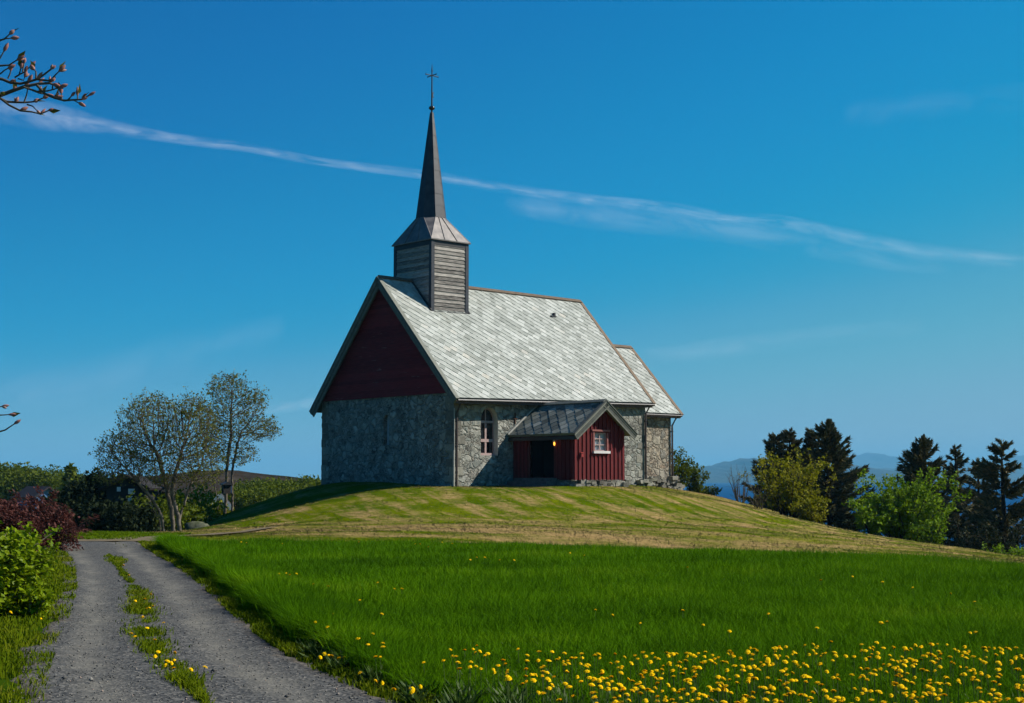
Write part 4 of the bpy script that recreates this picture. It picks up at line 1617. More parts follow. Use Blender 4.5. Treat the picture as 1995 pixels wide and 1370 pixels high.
# the two leafing maples left of the mound: limbs grown towards the open parts of a crown
def grown_tree(seed, stems, lobes, n_att, leaf, leaves, depth, step=.16, infl=1.1, kill=.26):
    """stems: polylines of the trunks; lobes: (x, z, rx, rz, weight) of the crown; returns trunk, twigs, leaves"""
    rg = np.random.default_rng(seed)
    wsum = sum(l[4] for l in lobes)
    A_ = []
    for (x, z, rx, rz, wt) in lobes:
        m = int(n_att * wt / wsum)
        u = rg.normal(0, 1, (m, 3))
        u /= np.linalg.norm(u, axis=1, keepdims=True)
        r = rg.uniform(.12, 1, (m, 1)) ** .45
        q = u * r * np.array([[rx, depth, rz]])
        A_.append(q + np.array([[x, 0, z]]))
    A_ = np.concatenate(A_)
    N, par = [], []
    for st_ in stems:
        st_ = np.array(st_, float)
        prev = -1
        for k in range(len(st_) - 1):
            L_ = np.linalg.norm(st_[k + 1] - st_[k])
            m = max(1, int(L_ / step))
            for q in range(m):
                N.append(st_[k] + (st_[k + 1] - st_[k]) * q / m + rg.normal(0, .012, 3))
                par.append(prev)
                prev = len(N) - 1
    N = np.array(N)
    par = list(par)
    alive = np.ones(len(A_), bool)
    near_d = np.full(len(A_), 1e9)
    near_i = np.zeros(len(A_), int)
    start = 0
    for it in range(90):
        new = N[start:]
        d = np.linalg.norm(A_[:, None] - new[None], axis=2)
        j_ = d.argmin(1)
        dm = d[np.arange(len(A_)), j_]
        up = dm < near_d
        near_d[up], near_i[up] = dm[up], j_[up] + start
        alive &= near_d > kill
        act = alive & (near_d < (infl if it > 12 else infl * 2.2))
        if not act.any():
            break
        src, inv = np.unique(near_i[act], return_inverse=True)
        v = A_[act] - N[near_i[act]]
        v /= np.linalg.norm(v, axis=1, keepdims=True)
        acc = np.zeros((len(src), 3))
        np.add.at(acc, inv, v)
        acc /= np.maximum(np.linalg.norm(acc, axis=1, keepdims=True), 1e-6)
        acc += rg.normal(0, .16, acc.shape) + np.array([0, 0, .10])
        acc /= np.linalg.norm(acc, axis=1, keepdims=True)
        start = len(N)
        N = np.concatenate([N, N[src] + acc * step])
        par += list(src)
    n = len(N)
    kids = [[] for _ in range(n)]
    for i_, p_ in enumerate(par):
        if p_ >= 0:
            kids[p_].append(i_)
    r = np.zeros(n)
    for i_ in range(n - 1, -1, -1):
        r[i_] = (sum(r[c] ** 2.3 for c in kids[i_]) ** (1 / 2.3)) if kids[i_] else .0062
        r[i_] = max(r[i_], .0062)
    thick, thin, tips = [], [], []
    # chains of nodes, each following its stoutest child
    heads = [i_ for i_ in range(n) if par[i_] < 0]
    while heads:
        h_ = heads.pop()
        ch = [h_] if par[h_] < 0 else [par[h_], h_]
        while kids[ch[-1]]:
            ks = sorted(kids[ch[-1]], key=lambda c: -r[c])
            heads += ks[1:]
            ch.append(ks[0])
        P_ = N[ch]
        R_ = r[ch].copy()
        if par[h_] >= 0:
            R_[0] = R_[1]
        d = P_[-1] - P_[-2] if len(P_) > 1 else np.array([0, 0, 1.])
        d = d / np.linalg.norm(d) + np.array([0, 0, .5]) + rg.normal(0, .2, 3)
        P_ = np.concatenate([P_, [P_[-1] + d / np.linalg.norm(d) * step * rg.uniform(.8, 3.4)]])
        R_ = np.append(R_, .003)
        (thick if R_.max() > .035 else thin).append((P_, R_))
        for q in range(max(1, len(P_) - 4), len(P_)):
            tips.append((P_[q], d))
        # side twigs
        for q in range(2, len(P_) - 1):
            if R_[q] < .03 and rg.random() < .5:
                d2 = perp_dir(rg, (P_[q] - P_[q - 1]) / np.linalg.norm(P_[q] - P_[q - 1]), rg.uniform(.5, 1.0)) + np.array([0, 0, .3])
                e_ = P_[q] + d2 * rg.uniform(.12, .34)
                thin.append((np.array([P_[q], (P_[q] + e_) / 2 + rg.normal(0, .015, 3), e_]), np.array([.006, .0045, .0025])))
                tips.append((e_, d2))
    P, D = [], []
    for p_, d in tips:
        for k in range(rg.poisson(leaves)):
            P.append(p_ + rg.normal(0, .045, 3))
            D.append(d * .6 + rg.normal(0, .7, 3))
    P, D = np.array(P), np.array(D)
    ln = leaf * rg.uniform(.55, 1.3, len(P))
    return tube_mesh(thick, 7), tube_mesh(thin, 4), leaf_mesh(P, D, rg.normal(0, 1, P.shape), ln, ln * .8)


def px_tree(px0, py0, d):
    k = d / FPX
    p = at_y(px0, py0, d)
    return (p[0], d, float(gz(p[0], d))), k, (lambda x, y, dy=0.0: ((x - px0) * k, dy, at_y(px0, y, d)[2] - float(gz(p[0], d))))


loc1, k1, Q = px_tree(330, 1036, 60)
stems = [[Q(352, 1048), Q(346, 1005), Q(334, 965), Q(338, 925), Q(352, 880)],
         [Q(336, 1048, .25), Q(332, 1000, .25), Q(322, 955, .2), Q(312, 915, .1), Q(300, 875)],
         [Q(322, 1048, -.1), Q(316, 1005, -.15), Q(300, 975, -.3), Q(285, 955, -.4), Q(262, 925, -.5)],
         [Q(312, 1048, .3), Q(306, 1015, .4), Q(290, 990, .6), Q(278, 965, .8)],
         [Q(342, 1045, .5), Q(345, 1000, .6), Q(360, 950, .8), Q(378, 905, .9)]]
lob = [Q(238, 885) + (52 * k1, 42 * k1, 1.3), Q(290, 835) + (62 * k1, 68 * k1, 2.4), Q(365, 835) + (58 * k1, 66 * k1, 2.2), Q(310, 900) + (98 * k1, 52 * k1, 2.4), Q(395, 905) + (38 * k1, 50 * k1, .9), Q(215, 925) + (28 * k1, 22 * k1, .35)]
lob = [(l[0], l[2], l[3], l[4], l[5]) for l in lob]
t1 = make_tree('maple_tree', loc1, 'wide many-stemmed tree just coming into leaf, left of the mound, nearer of the two', 'tree', grown_tree(5, stems, lob, 10500, .085, 1.7, 1.5, .125, .85, .155), MAT['spring_leaf'])
loc2, k2, Q = px_tree(440, 1000, 84)
stems = [[Q(438, 1015), Q(440, 960), Q(441, 900), Q(448, 850), Q(446, 800)],
         [Q(452, 1010, .2), Q(450, 960, .2), Q(449, 920, .2), Q(458, 870, .2), Q(470, 830, .2)],
         [Q(428, 1015, -.2), Q(424, 970, -.2), Q(416, 935, -.3), Q(410, 890, -.3)]]
lob = [Q(455, 815) + (58 * k2, 62 * k2, 2.6), Q(440, 760) + (42 * k2, 32 * k2, 1.1), Q(505, 838) + (34 * k2, 24 * k2, .8), Q(412, 840) + (28 * k2, 58 * k2, 1.0), Q(455, 885) + (44 * k2, 26 * k2, .7), Q(490, 785) + (26 * k2, 30 * k2, .6)]
lob = [(l[0], l[2], l[3], l[4], l[5]) for l in lob]
t2 = make_tree('maple_tree', loc2, 'taller slim tree just coming into leaf, rising behind the shaded side of the mound', 'tree', grown_tree(8, stems, lob, 8000, .11, 1.6, 1.7, .16, 1.1, .20), MAT['spring_leaf'])


# spruces
def spruce(seed, h, rad, dens=1.0, bare=.06, up=.5, gap=.0, wmul=1.0):
    rg = np.random.default_rng(seed)
    trunk = [(np.array([(0, 0, -.6), (.05, 0, h * .3), (0, .05, h * .65), (0, 0, h)]), np.array([.03 * h ** .8, .024 * h ** .8, .014 * h ** .8, .02]) * 1.4)]
    br, P, D, ln = [], [], [], []
    nb = int(22 * h * dens)
    for k in range(nb):
        f = bare + (1 - bare) * (k + rg.uniform(0, 1)) / nb
        if rg.random() < gap:
            continue
        z = f * h
        prof = (1 - f) ** .72 * (.50 + .75 * rg.random()) + .05
        L_ = max(.25, rad * prof)
        az = rg.uniform(0, 2 * math.pi)
        e0 = up * (f - .25) + rg.normal(0, .12)
        d = np.array([math.cos(az), math.sin(az), e0])
        n = 5
        pts, dl = curve(rg, (0, 0, z), d, L_, n, .05, .05 + .05 * up)
        br.append((pts, np.linspace(.035 * (L_ / rad) + .008, .006, n + 1)))
        m = int((50 + 160 * L_) * .8)
        s = rg.uniform(.12, 1.0, m) * n
        i = np.minimum(s.astype(int), n - 1)
        base = pts[i] + (pts[i + 1] - pts[i]) * (s - i)[:, None]
        dirv = pts[i + 1] - pts[i]
        dirv /= np.linalg.norm(dirv, axis=1, keepdims=True)
        side = np.cross(dirv, np.array([0, 0, 1.]))
        sgn = rg.choice([-1, 1], m)[:, None]
        tp = (1 - s / n)[:, None] * .8 + .25
        dd = dirv * .9 + side * sgn * rg.uniform(.1, 1.25, m)[:, None] * tp + np.stack([np.zeros(m), np.zeros(m), rg.normal(.0, .42, m)], -1)
        P.append(base)
        D.append(dd)
        ln.append(rg.uniform(.16, .46, m) * (0.6 + .4 * min(1, L_ / 1.2)))
    # leader tuft
    m = 40
    P.append(np.stack([rg.normal(0, .04, m), rg.normal(0, .04, m), h - rg.uniform(0, .9, m)], -1))
    D.append(np.stack([rg.normal(0, .45, m), rg.normal(0, .45, m), np.full(m, .8)], -1))
    ln.append(np.full(m, .3))
    P, D, ln = np.concatenate(P), np.concatenate(D), np.concatenate(ln)
    LV_, LF_ = leaf_mesh(P, D, rg.normal(0, 1, P.shape), ln, ln * .24 * wmul, .15)
    return tube_mesh(trunk, 7), tube_mesh(br, 4), (LV_, LF_)


def place(px, ytop, y, zbase=None):
    """world foot and height of something whose top is seen at (px, ytop) when it stands at distance y"""
    p = at_y(px, ytop, y)
    zb = float(gz(p[0], y)) if zbase is None else zbase
    return (p[0], y, zb), p[2] - zb


SPR = [(1538, 842, 92, 2.2, .50, 'dark spruce with a bristly top directly behind the yellow green shrub, second from the church', 41, 1.1, .0),
       (1556, 842, 95, 1.6, .55, '', 0, 0, 0),
       (1612, 826, 88, 2.9, .85, 'broadest and tallest dark spruce, with upswept branches, right of the yellow green shrub', 43, 1.25, .0),
       (1795, 856, 88, 2.7, .9, 'dense cone shaped dark spruce right behind the bright green round shrub', 45, 1.15, .02),
       (1861, 872, 92, 2.1, .4, 'thin gappy spruce with the sea showing through it', 46, .62, .2),
       (1905, 897, 95, 2.1, .4, 'shortest thin brownish spruce, between two taller ones', 47, .62, .2),
       (1951, 860, 86, 2.9, .45, 'open dark spruce with a bare straight trunk, nearest the right edge', 48, .62, .12)]
for (px, yt, dd, rad, up, lab, sd, dens, gap) in SPR:
    if not lab:
        continue
    loc, h = place(px, yt, dd)
    make_tree('spruce_tree', loc, lab, 'spruce', spruce(sd, h, rad, dens, .05 if gap < .1 else .12, up, gap), MAT['needle'], MAT['bark_dark'], MAT['bark_dark'], 'dark spruces by the sea')
loc, h = place(1513, 850, 94)
make_tree('spruce_tree', loc, 'dark spruce at the left end of the spruce row, the nearest spruce to the church', 'spruce', spruce(51, h, 2.3, 1.0, .05, .5), MAT['needle'], MAT['bark_dark'], MAT['bark_dark'], 'dark spruces by the sea')
loc, h = place(1580, 842, 90)
make_tree('spruce_tree', loc, 'slim dark spruce squeezed against the left side of the broadest spruce', 'spruce', spruce(52, h, 1.3, 1.0, .05, .6), MAT['needle'], MAT['bark_dark'], MAT['bark_dark'], 'dark spruces by the sea')


# shrubs: stems fanning out, leaves in clumps along them
def shrub(seed, h, rx, stems, leaf, n_leaf, sub=7, spread=1.0, tipbias=.3, wd=.75, lift=.05):
    rg = np.random.default_rng(seed)
    thick, thin, P, D = [], [], [], []
    for k in range(stems):
        az = rg.uniform(0, 2 * math.pi)
        tilt = rg.uniform(0.05, 1.0) * spread
        hk = h * rg.uniform(.65, 1.05)
        d = np.array([math.cos(az) * tilt * rx / h, math.sin(az) * tilt * rx / h, 1.0])
        ln = hk * math.sqrt(1 + (tilt * rx / h) ** 2)
        pts, dl = curve(rg, (math.cos(az) * .15 * rx, math.sin(az) * .15 * rx, -.15), d, ln, 6, .07, lift - .05)
        thick.append((pts, np.linspace(.012 * h + .01, .006, 7)))
        for j in range(sub):
            f = rg.uniform(.15, 1) * 6
            i = min(int(f), 5)
            pos = pts[i] + (pts[i + 1] - pts[i]) * (f - i)
            dd = pts[i + 1] - pts[i]
            dd /= np.linalg.norm(dd)
            sp, sl = curve(rg, pos, perp_dir(rg, dd, rg.uniform(.5, 1.1)), ln * rg.uniform(.15, .38), 4, .12, lift)
            thin.append((sp, np.linspace(.008, .003, 5)))
            m = rg.poisson(n_leaf)
            s = np.maximum(rg.uniform(0, 1, m), rg.uniform(tipbias, 1, m) * (rg.random(m) < .5)) * 4
            ii = np.minimum(s.astype(int), 3)
            P.append(sp[ii] + (sp[ii + 1] - sp[ii]) * (s - ii)[:, None] + rg.normal(0, leaf * .5, (m, 3)))
            D.append(sl[None] * .6 + rg.normal(0, .75, (m, 3)))
    P, D = np.concatenate(P), np.concatenate(D)
    ln = leaf * rg.uniform(.6, 1.3, len(P))
    N = rg.normal(0, .5, P.shape) + np.array([0, 0, 1.])
    LV_, LF_ = leaf_mesh(P, D, N, ln, ln * wd)
    return tube_mesh(thick, 6), tube_mesh(thin, 4), (LV_, LF_)


def put_shrub(name, px, ytop, d, label, leafm, seed, rx, stems, leaf, nl, bark=None, group=None, zbase=None, **kw):
    loc, h = place(px, ytop, d, zbase)
    return make_tree(name, loc, label, 'shrub', shrub(seed, h, rx, stems, leaf, nl, **kw), leafm, bark or MAT['bark_dark'], MAT['twig'], group)


put_shrub('shrub', 1322, 872, 92, 'green shrub standing against the far corner of the church', MAT['birch_leaf'], 61, .75, 14, .17, 16)
put_shrub('shrub', 1352, 905, 93, 'green shrub, second to the right of the church corner', MAT['birch_leaf'], 62, .9, 14, .17, 16)
put_shrub('shrub', 1376, 945, 92, 'lowest rounded green shrub right of the church corner', MAT['birch_leaf'], 63, .7, 10, .16, 14)
put_shrub('shrub', 1442, 908, 86, 'nearly leafless grey twiggy shrub on the slope', MAT['spring_leaf'], 64, 1.0, 12, .08, .8, MAT['twig'], spread=.8)
put_shrub('shrub', 1478, 935, 82, 'small leafless twiggy shrub leaning on the yellow green shrub', MAT['spring_leaf'], 65, .8, 9, .09, 2, MAT['twig'])
put_shrub('shrub', 1536, 893, 79, 'large loose yellow green shrub in front of the first spruces', MAT['yellow_leaf'], 66, 2.1, 34, .15, 22)
put_shrub('shrub', 1583, 965, 77, 'lower yellow green shrub at the foot of the tallest spruce', MAT['yellow_leaf'], 67, 1.2, 16, .15, 20)
put_shrub('shrub', 1758, 945, 75, 'bright green dome shaped shrub between two spruces', MAT['lime_leaf'], 68, 2.3, 52, .16, 36)
put_shrub('shrub', 1700, 985, 74, 'bright green shrub, the low left neighbour of the dome shaped one', MAT['lime_leaf'], 69, 1.1, 14, .15, 22)
put_shrub('shrub', 1812, 1010, 71, 'bright green low shrub at the right foot of the dome shaped one', MAT['lime_leaf'], 70, .9, 12, .14, 18)
put_shrub('shrub', 1975, 1068, 66, 'low green ground shrub at the right edge behind the mown slope', MAT['lime_leaf'], 71, 2.2, 16, .12, 14)

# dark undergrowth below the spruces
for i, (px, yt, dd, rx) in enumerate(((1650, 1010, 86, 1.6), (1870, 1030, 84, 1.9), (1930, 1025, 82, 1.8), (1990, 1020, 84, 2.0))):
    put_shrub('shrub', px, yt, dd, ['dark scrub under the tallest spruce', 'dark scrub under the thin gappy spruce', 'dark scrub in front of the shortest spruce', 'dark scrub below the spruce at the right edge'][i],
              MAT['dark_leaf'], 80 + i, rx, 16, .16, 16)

# bushes at the left edge of the road
p = at_z(20, 1205, 0.0)
loc = (-6.15, 16.7, 0.0)
make_tree('leafy_bush', loc, 'bright green large leaved bush by the road at the left edge', 'bush', fit_tree(shrub(91, 1.02, .75, 46, .058, 40, sub=11, spread=1.0, wd=.85), 1.18, -1.1, .58), MAT['bush_leaf'], MAT['twig'], MAT['twig'])
make_tree('leafy_bush', (-5.62, 16.9, 0.0), 'low bright green bush sprawling at the road verge beside the larger one', 'bush', shrub(92, .45, .22, 14, .07, 18, sub=7, spread=1.0, wd=.85), MAT['bush_leaf'], MAT['twig'], MAT['twig'])
make_tree('red_bush', (-11.1, 32.2, 0), 'dome shaped dark red leaved bush at the bend of the road', 'bush', fit_tree(shrub(93, 1.32, 1.35, 95, .085, 40, sub=11, spread=1.25, wd=.55, lift=-.03), 1.38, -2.5, .72), MAT['red_leaf'], MAT['bark_dark'], MAT['bark_dark'])

# ------------------------------------------------------------------ trees and houses behind, left


def blob_tree(seed, h, rx, n, leaf, kind='round', trunk_h=.25):
    """a far tree: leaf clumps spread over an uneven crown volume"""
    rg = np.random.default_rng(seed)
    trunk = [(np.array([(0, 0, -.5), (0, .05, h * .4), (.05, 0, h * .8)]), np.array([.03 * h, .02 * h, .008 * h]))]
    nc = max(10, int(n / 28))
    if kind == 'cone':
        f = rg.random(nc) ** .8
        rr = rx * (1 - f) ** .8 * np.sqrt(rg.uniform(.2, 1, nc))
        cz = h * (.08 + .9 * f)
    else:
        u = rg.normal(0, 1, (nc, 3))
        u /= np.linalg.norm(u, axis=1, keepdims=True)
        rr = None
    if rr is not None:
        az = rg.uniform(0, 2 * np.pi, nc)
        C_ = np.stack([rr * np.cos(az), rr * np.sin(az), cz], -1)
        cr = np.full(nc, rx * .26)
    else:
        s = rg.uniform(.35, 1, (nc, 1)) ** .5
        C_ = u * s * np.array([[rx, rx, h * (1 - trunk_h) / 2]]) + np.array([[0, 0, h * (1 + trunk_h) / 2]])
        cr = np.full(nc, rx * .3)
    idx = rg.integers(0, nc, n)
    P = C_[idx] + rg.normal(0, .5, (n, 3)) * cr[idx][:, None]
    D = rg.normal(0, 1, (n, 3))
    ln = leaf * rg.uniform(.6, 1.3, n)
    LV_, LF_ = leaf_mesh(P, D, rg.normal(0, 1, (n, 3)), ln, ln * .8)
    return tube_mesh(trunk, 6), None, (LV_, LF_)


# dark evergreens beyond the lawn
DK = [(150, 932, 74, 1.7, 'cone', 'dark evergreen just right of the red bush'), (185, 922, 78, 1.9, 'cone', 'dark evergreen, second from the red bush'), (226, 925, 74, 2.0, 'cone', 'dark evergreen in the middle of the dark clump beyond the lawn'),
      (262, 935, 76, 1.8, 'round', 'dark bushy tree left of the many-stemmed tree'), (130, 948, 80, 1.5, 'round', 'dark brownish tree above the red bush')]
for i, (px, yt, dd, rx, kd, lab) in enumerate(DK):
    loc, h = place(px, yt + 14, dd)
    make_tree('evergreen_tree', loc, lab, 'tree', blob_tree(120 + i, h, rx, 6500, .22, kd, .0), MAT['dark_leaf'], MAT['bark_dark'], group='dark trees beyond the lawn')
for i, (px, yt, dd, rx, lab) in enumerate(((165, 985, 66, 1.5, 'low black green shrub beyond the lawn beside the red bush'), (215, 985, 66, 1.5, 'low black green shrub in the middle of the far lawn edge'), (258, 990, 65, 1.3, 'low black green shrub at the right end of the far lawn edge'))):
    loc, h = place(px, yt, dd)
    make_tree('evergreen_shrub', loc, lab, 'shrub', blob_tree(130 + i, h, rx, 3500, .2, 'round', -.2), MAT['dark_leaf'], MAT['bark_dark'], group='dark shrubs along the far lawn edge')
GR = [(300, 965, 70, 1.6, 'green shrub left of the many-stemmed tree trunks'), (375, 955, 78, 1.9, 'green shrub filling the gap between the two leafing trees'), (352, 985, 72, 1.2, 'low green shrub right behind the many-stemmed trunks'), (405, 985, 92, 1.4, 'green shrub left of the small grey house'), (282, 990, 66, 1.0, 'low dull green shrub at the lawn edge')]
for i, (px, yt, dd, rx, lab) in enumerate(GR):
    loc, h = place(px, yt, dd)
    make_tree('shrub', loc, lab, 'shrub', blob_tree(140 + i, h, rx, 1500, .2, 'round', .0), MAT['yellow_leaf'] if i % 2 else MAT['birch_leaf'], MAT['bark_dark'], group='green shrubs among the trees on the left')

# yellow green woodland far off: one prototype per look, then copies
protos = []
for i in range(4):
    pr = make_tree('birch_tree', (0, 0, 0), '', None, blob_tree(160 + i, 7.0, 3.0, 3200, .36, 'round', .12), MAT['birch_leaf'], MAT['bark'])
    protos.append(pr)
rf = random.Random(77)
far_spots = []
for k in range(22):
    px = -30 + k * 10.5 + rf.uniform(-4, 4)
    top = np.interp(px, [-40, 10, 60, 130, 180, 240], [905, 908, 915, 918, 930, 932]) + rf.uniform(-3, 4)
    far_spots.append((px, top, rf.uniform(190, 300), 'yellow green tree of the far wood at the left edge', 'far wood on the left skyline'))
for k in range(20):
    px = 455 + k * 9.5 + rf.uniform(-4, 4)
    top = np.interp(px, [450, 500, 560, 640], [946, 940, 937, 936]) + rf.uniform(-2, 5)
    far_spots.append((px, top, rf.uniform(140, 210), 'yellow green tree below the dark heath hill', 'trees below the heath hill'))
for k, (px, top, dd, lab, grp) in enumerate(far_spots):
    pr = protos[k % 4]
    o = pr if k < 4 else copy_tree(pr)
    loc, h = place(px, top, dd)
    h = max(h, 2.0)
    o.location = loc
    s_ = h / 7.0
    o.scale = (s_ * rf.uniform(.8, 1.2), s_ * rf.uniform(.8, 1.2), s_)
    o.rotation_euler = (0, 0, rf.uniform(0, 6.28))
    tag(o, lab, 'tree', grp)
loc, h = place(137, 910, 170)
make_tree('evergreen_tree', loc, 'single pointed dark tree standing above the far wood', 'tree', blob_tree(190, h, 1.5, 900, .5, 'cone'), MAT['birch_leaf'], MAT['bark_dark'])

# houses
MAT['house_grey'] = board_mat('grey_house_boards', (.22, .22, .22), (.34, .34, .34), (1, 1, 9), .8)
MAT['house_blue'] = board_mat('blue_house_boards', (.05, .12, .26), (.09, .20, .38), (1, 1, 9), .8)
MAT['house_dark'] = board_mat('dark_house_boards', (.014, .012, .011), (.028, .024, .022), (1, 1, 9), .8)
MAT['roof_dark'] = simple_mat('dark_roof_tiles', (.03, .026, .03), None, 3, .8)


def house(name, loc, rz, w, l, he, hr, wall, label, trim=True, windows=(), roof=None):
    root = empty(name, loc, rz)
    tag(root, label, 'house')
    mb = MB()
    mb.prism([(-w / 2, 0, -2), (w / 2, 0, -2), (w / 2, 0, he), (0, 0, hr), (-w / 2, 0, he)], (0, l, 0))
    wl = mb.build('wall', wall, root)
    mb = MB()
    for s in (-1, 1):
        d = Vector((s * w / 2, 0, he - hr)).normalized()
        up = Vector((-d.z * s, 0, abs(d.x))).normalized()
        a, b = Vector((0, 0, hr + .12)), Vector((s * w / 2, 0, he + .12)) + d * .35
        mb.beam((a + b) / 2 + Vector((0, -.3, 0)), (a + b) / 2 + Vector((0, l + .3, 0)), d, up, (b - a).length, .12)
    mb.build('roof', roof or MAT['roof_dark'], root)
    for s in (-1, 1) if trim else ():
        mb = MB()
        d = Vector((s * w / 2, 0, he - hr)).normalized()
        up = Vector((-d.z * s, 0, abs(d.x))).normalized()
        mb.beam(Vector((0, -.36, hr + .04)), Vector((s * w / 2, -.36, he + .04)) + d * .35, Vector((0, 1, 0)), up, .06, .3)
        mb.build('barge_board', MAT['white_paint'], root)
    for (x, z, ww, hh2) in windows:
        mb = MB()
        for a0, a1, z0, z1 in ((x - ww / 2, x + ww / 2, z, z + .08), (x - ww / 2, x + ww / 2, z + hh2 - .08, z + hh2), (x - ww / 2, x - ww / 2 + .08, z + .08, z + hh2 - .08), (x + ww / 2 - .08, x + ww / 2, z + .08, z + hh2 - .08)):
            mb.box((a0, -.08, z0), (a1, -.005, z1))
        f = mb.build('window', MAT['white_paint'], root)
        mb = MB()
        mb.box((x - ww / 2 + .08, -.04, z + .08), (x + ww / 2 - .08, -.01, z + hh2 - .08))
        mb.build('window_pane', MAT['curtain_and_sky'], f)
    return root


p = at_y(428, 966, 130)
house('small_house', (p[0], 130, p[2] - 3.0), .15, 1.75, 3, 2.05, 3.0, MAT['house_grey'], 'tiny grey gabled house with white bargeboards seen between the left trees', windows=((.2, .75, .7, .7),))
p = at_y(100, 941, 120)
house('blue_house', (p[0] + .35, 118, p[2] - 4.95), .75, 2.0, 3.6, 3.8, 4.5, MAT['house_blue'], trim=False, label= 'low house with dark roof and blue gable above the red bush', windows=((0, 1.2, .9, .9),))
p = at_y(218, 936, 69)
house('dark_house', (p[0], 71.5, p[2] - 4.0), .0, 1.9, 2.5, 3.6, 4.1, MAT['house_dark'], trim=False, roof=MAT['house_dark'], label= 'dark timber shed with small white windows hidden among the evergreens', windows=((-.33, 3.45, .17, .22), (.3, 3.32, .3, .26), (.3, 2.85, .3, .36)))

# bird box in the fork of the farther maple, boulder by its foot
p = at_y(441, 950, 83.4)
bb0 = empty('bird_box', (p[0], 83.4, p[2] - .35), .5)
tag(bb0, 'dark bird box with a bluish side in the fork of the slim tree', 'bird box')
mb = MB()
mb.box((-.22, -.2, 0), (.22, .2, .5))
mb.build('box', MAT['house_dark'], bb0)
mb = MB()
mb.box((.222, -.19, .05), (.245, .19, .48))
mb.build('side_panel', MAT['house_blue'], bb0)
mb = MB()
mb.prism([(-.3, -.3, .5), (.3, -.3, .5), (.3, -.3, .56), (0, -.3, .68), (-.3, -.3, .56)], (0, .6, 0))
mb.build('roof', MAT['dark_metal'], bb0)

MAT['boulder'] = simple_mat('lichen_boulder', (.13, .135, .09), (.045, .055, .03), 4, .95, .05, 0, .9)
p = at_y(386, 1030, 66)


def boulder(loc, s, seed, label, grp=None):
    rg = np.random.default_rng(seed)
    seg, rows_ = 14, 8
    V = []
    for r in range(rows_ + 1):
        ph = math.pi * r / rows_
        for k in range(seg):
            th_ = 2 * math.pi * k / seg
            q = 1 + .16 * math.sin(3 * th_ + seed) * math.sin(ph * 2) + .12 * math.cos(2 * th_ + ph * 3 + seed) + rg.normal(0, .03)
            V.append((s[0] * q * math.sin(ph) * math.cos(th_), s[1] * q * math.sin(ph) * math.sin(th_), s[2] * q * math.cos(ph)))
    Fq = [(r * seg + k, r * seg + (k + 1) % seg, (r + 1) * seg + (k + 1) % seg, (r + 1) * seg + k) for r in range(rows_) for k in range(seg)]
    o = np_mesh('boulder', np.array(V), [np.array(Fq)], MAT['boulder'], smooth=False)
    o.location = loc
    tag(o, label, 'boulder', grp)
    return o


boulder((p[0], 66, float(gz(p[0], 66)) - .08), (.62, .55, .36), 4, 'pale lichened boulder at the left foot of the mound beside the tree trunks')

# ------------------------------------------------------------------ grass


def blades(x, y, h, w, lean, rg, zoff=0.0):
    n = len(x)
    z = gz(x, y) + zoff
    az = rg.uniform(0, 2 * np.pi, n)
    fx, fy = np.cos(az), np.sin(az)
    la = rg.normal(0, 1, n) * lean * h
    lb = rg.normal(.25, 1, n) * lean * h
    tx, ty = la, lb
    b1 = np.stack([x - fx * w / 2, y - fy * w / 2, z - .02], -1)
    b2 = np.stack([x + fx * w / 2, y + fy * w / 2, z - .02], -1)
    m1 = np.stack([x + tx * .38 - fx * w * .36, y + ty * .38 - fy * w * .36, z + h * .58], -1)
    m2 = np.stack([x + tx * .38 + fx * w * .36, y + ty * .38 + fy * w * .36, z + h * .58], -1)
    tp = np.stack([x + tx, y + ty, z + h * (1 - .25 * np.minimum(1, np.hypot(tx, ty) / h))], -1)
    V = np.stack([b1, b2, m2, m1, tp], 1).reshape(-1, 3)
    i = np.arange(n, dtype=np.int64)[:, None] * 5
    return V, i + np.array([[0, 1, 2, 3]]), i + np.array([[3, 2, 4]])


def vnoise(x, y, f, seed):
    g = np.random.default_rng(seed).random((256, 256))
    u, v = x * f, y * f
    i, j = np.floor(u).astype(int), np.floor(v).astype(int)
    a, b = u - i, v - j
    a, b = a * a * (3 - 2 * a), b * b * (3 - 2 * b)
    q = lambda ii, jj: g[ii % 256, jj % 256]
    return q(i, j) * (1 - a) * (1 - b) + q(i + 1, j) * a * (1 - b) + q(i, j + 1) * (1 - a) * b + q(i + 1, j + 1) * a * b


def grass_mat(name, cols, scale, trans=.3, up=.45):
    t = NT(name)
    r = t.geo('Random Per Island')
    pos = t.geo('Position')
    big = t.noise(t.mapping(pos, (1, .6, 0)), scale, 4, .6)
    big2 = t.noise(t.mapping(pos, (.35, .8, 0)), .45, 3, .6)
    f = t.math('ADD', t.math('MULTIPLY', r, .5), t.math('MULTIPLY', t.math('SUBTRACT', big, .30), .8), True)
    f = t.math('ADD', f, t.math('MULTIPLY', t.math('SUBTRACT', big2, .5), 1.3), True)
    c = t.ramp(f, [(i / (len(cols) - 1), k) for i, k in enumerate(cols)])
    if up:
        nm = t.n('VectorMath', operation='MULTIPLY_ADD')
        t.l(t.geo('Normal'), nm.inputs[0])
        nm.inputs[1].default_value = (1 - up, 1 - up, 1 - up)
        nm.inputs[2].default_value = (0, 0, up)
        nz_ = t.n('VectorMath', operation='NORMALIZE')
        t.l(nm.outputs[0], nz_.inputs[0])
        t.l(nz_.outputs[0], t.p.inputs['Normal'])
    m = t.done(c, .9, .03)
    tr = t.n('BsdfTranslucent')
    t.l(c, tr.inputs['Color'])
    mx = t.n('MixShader')
    mx.inputs[0].default_value = trans
    t.l(t.p.outputs[0], mx.inputs[1])
    t.l(tr.outputs[0], mx.inputs[2])
    t.l(mx.outputs[0], t.out.inputs['Surface'])
    return m


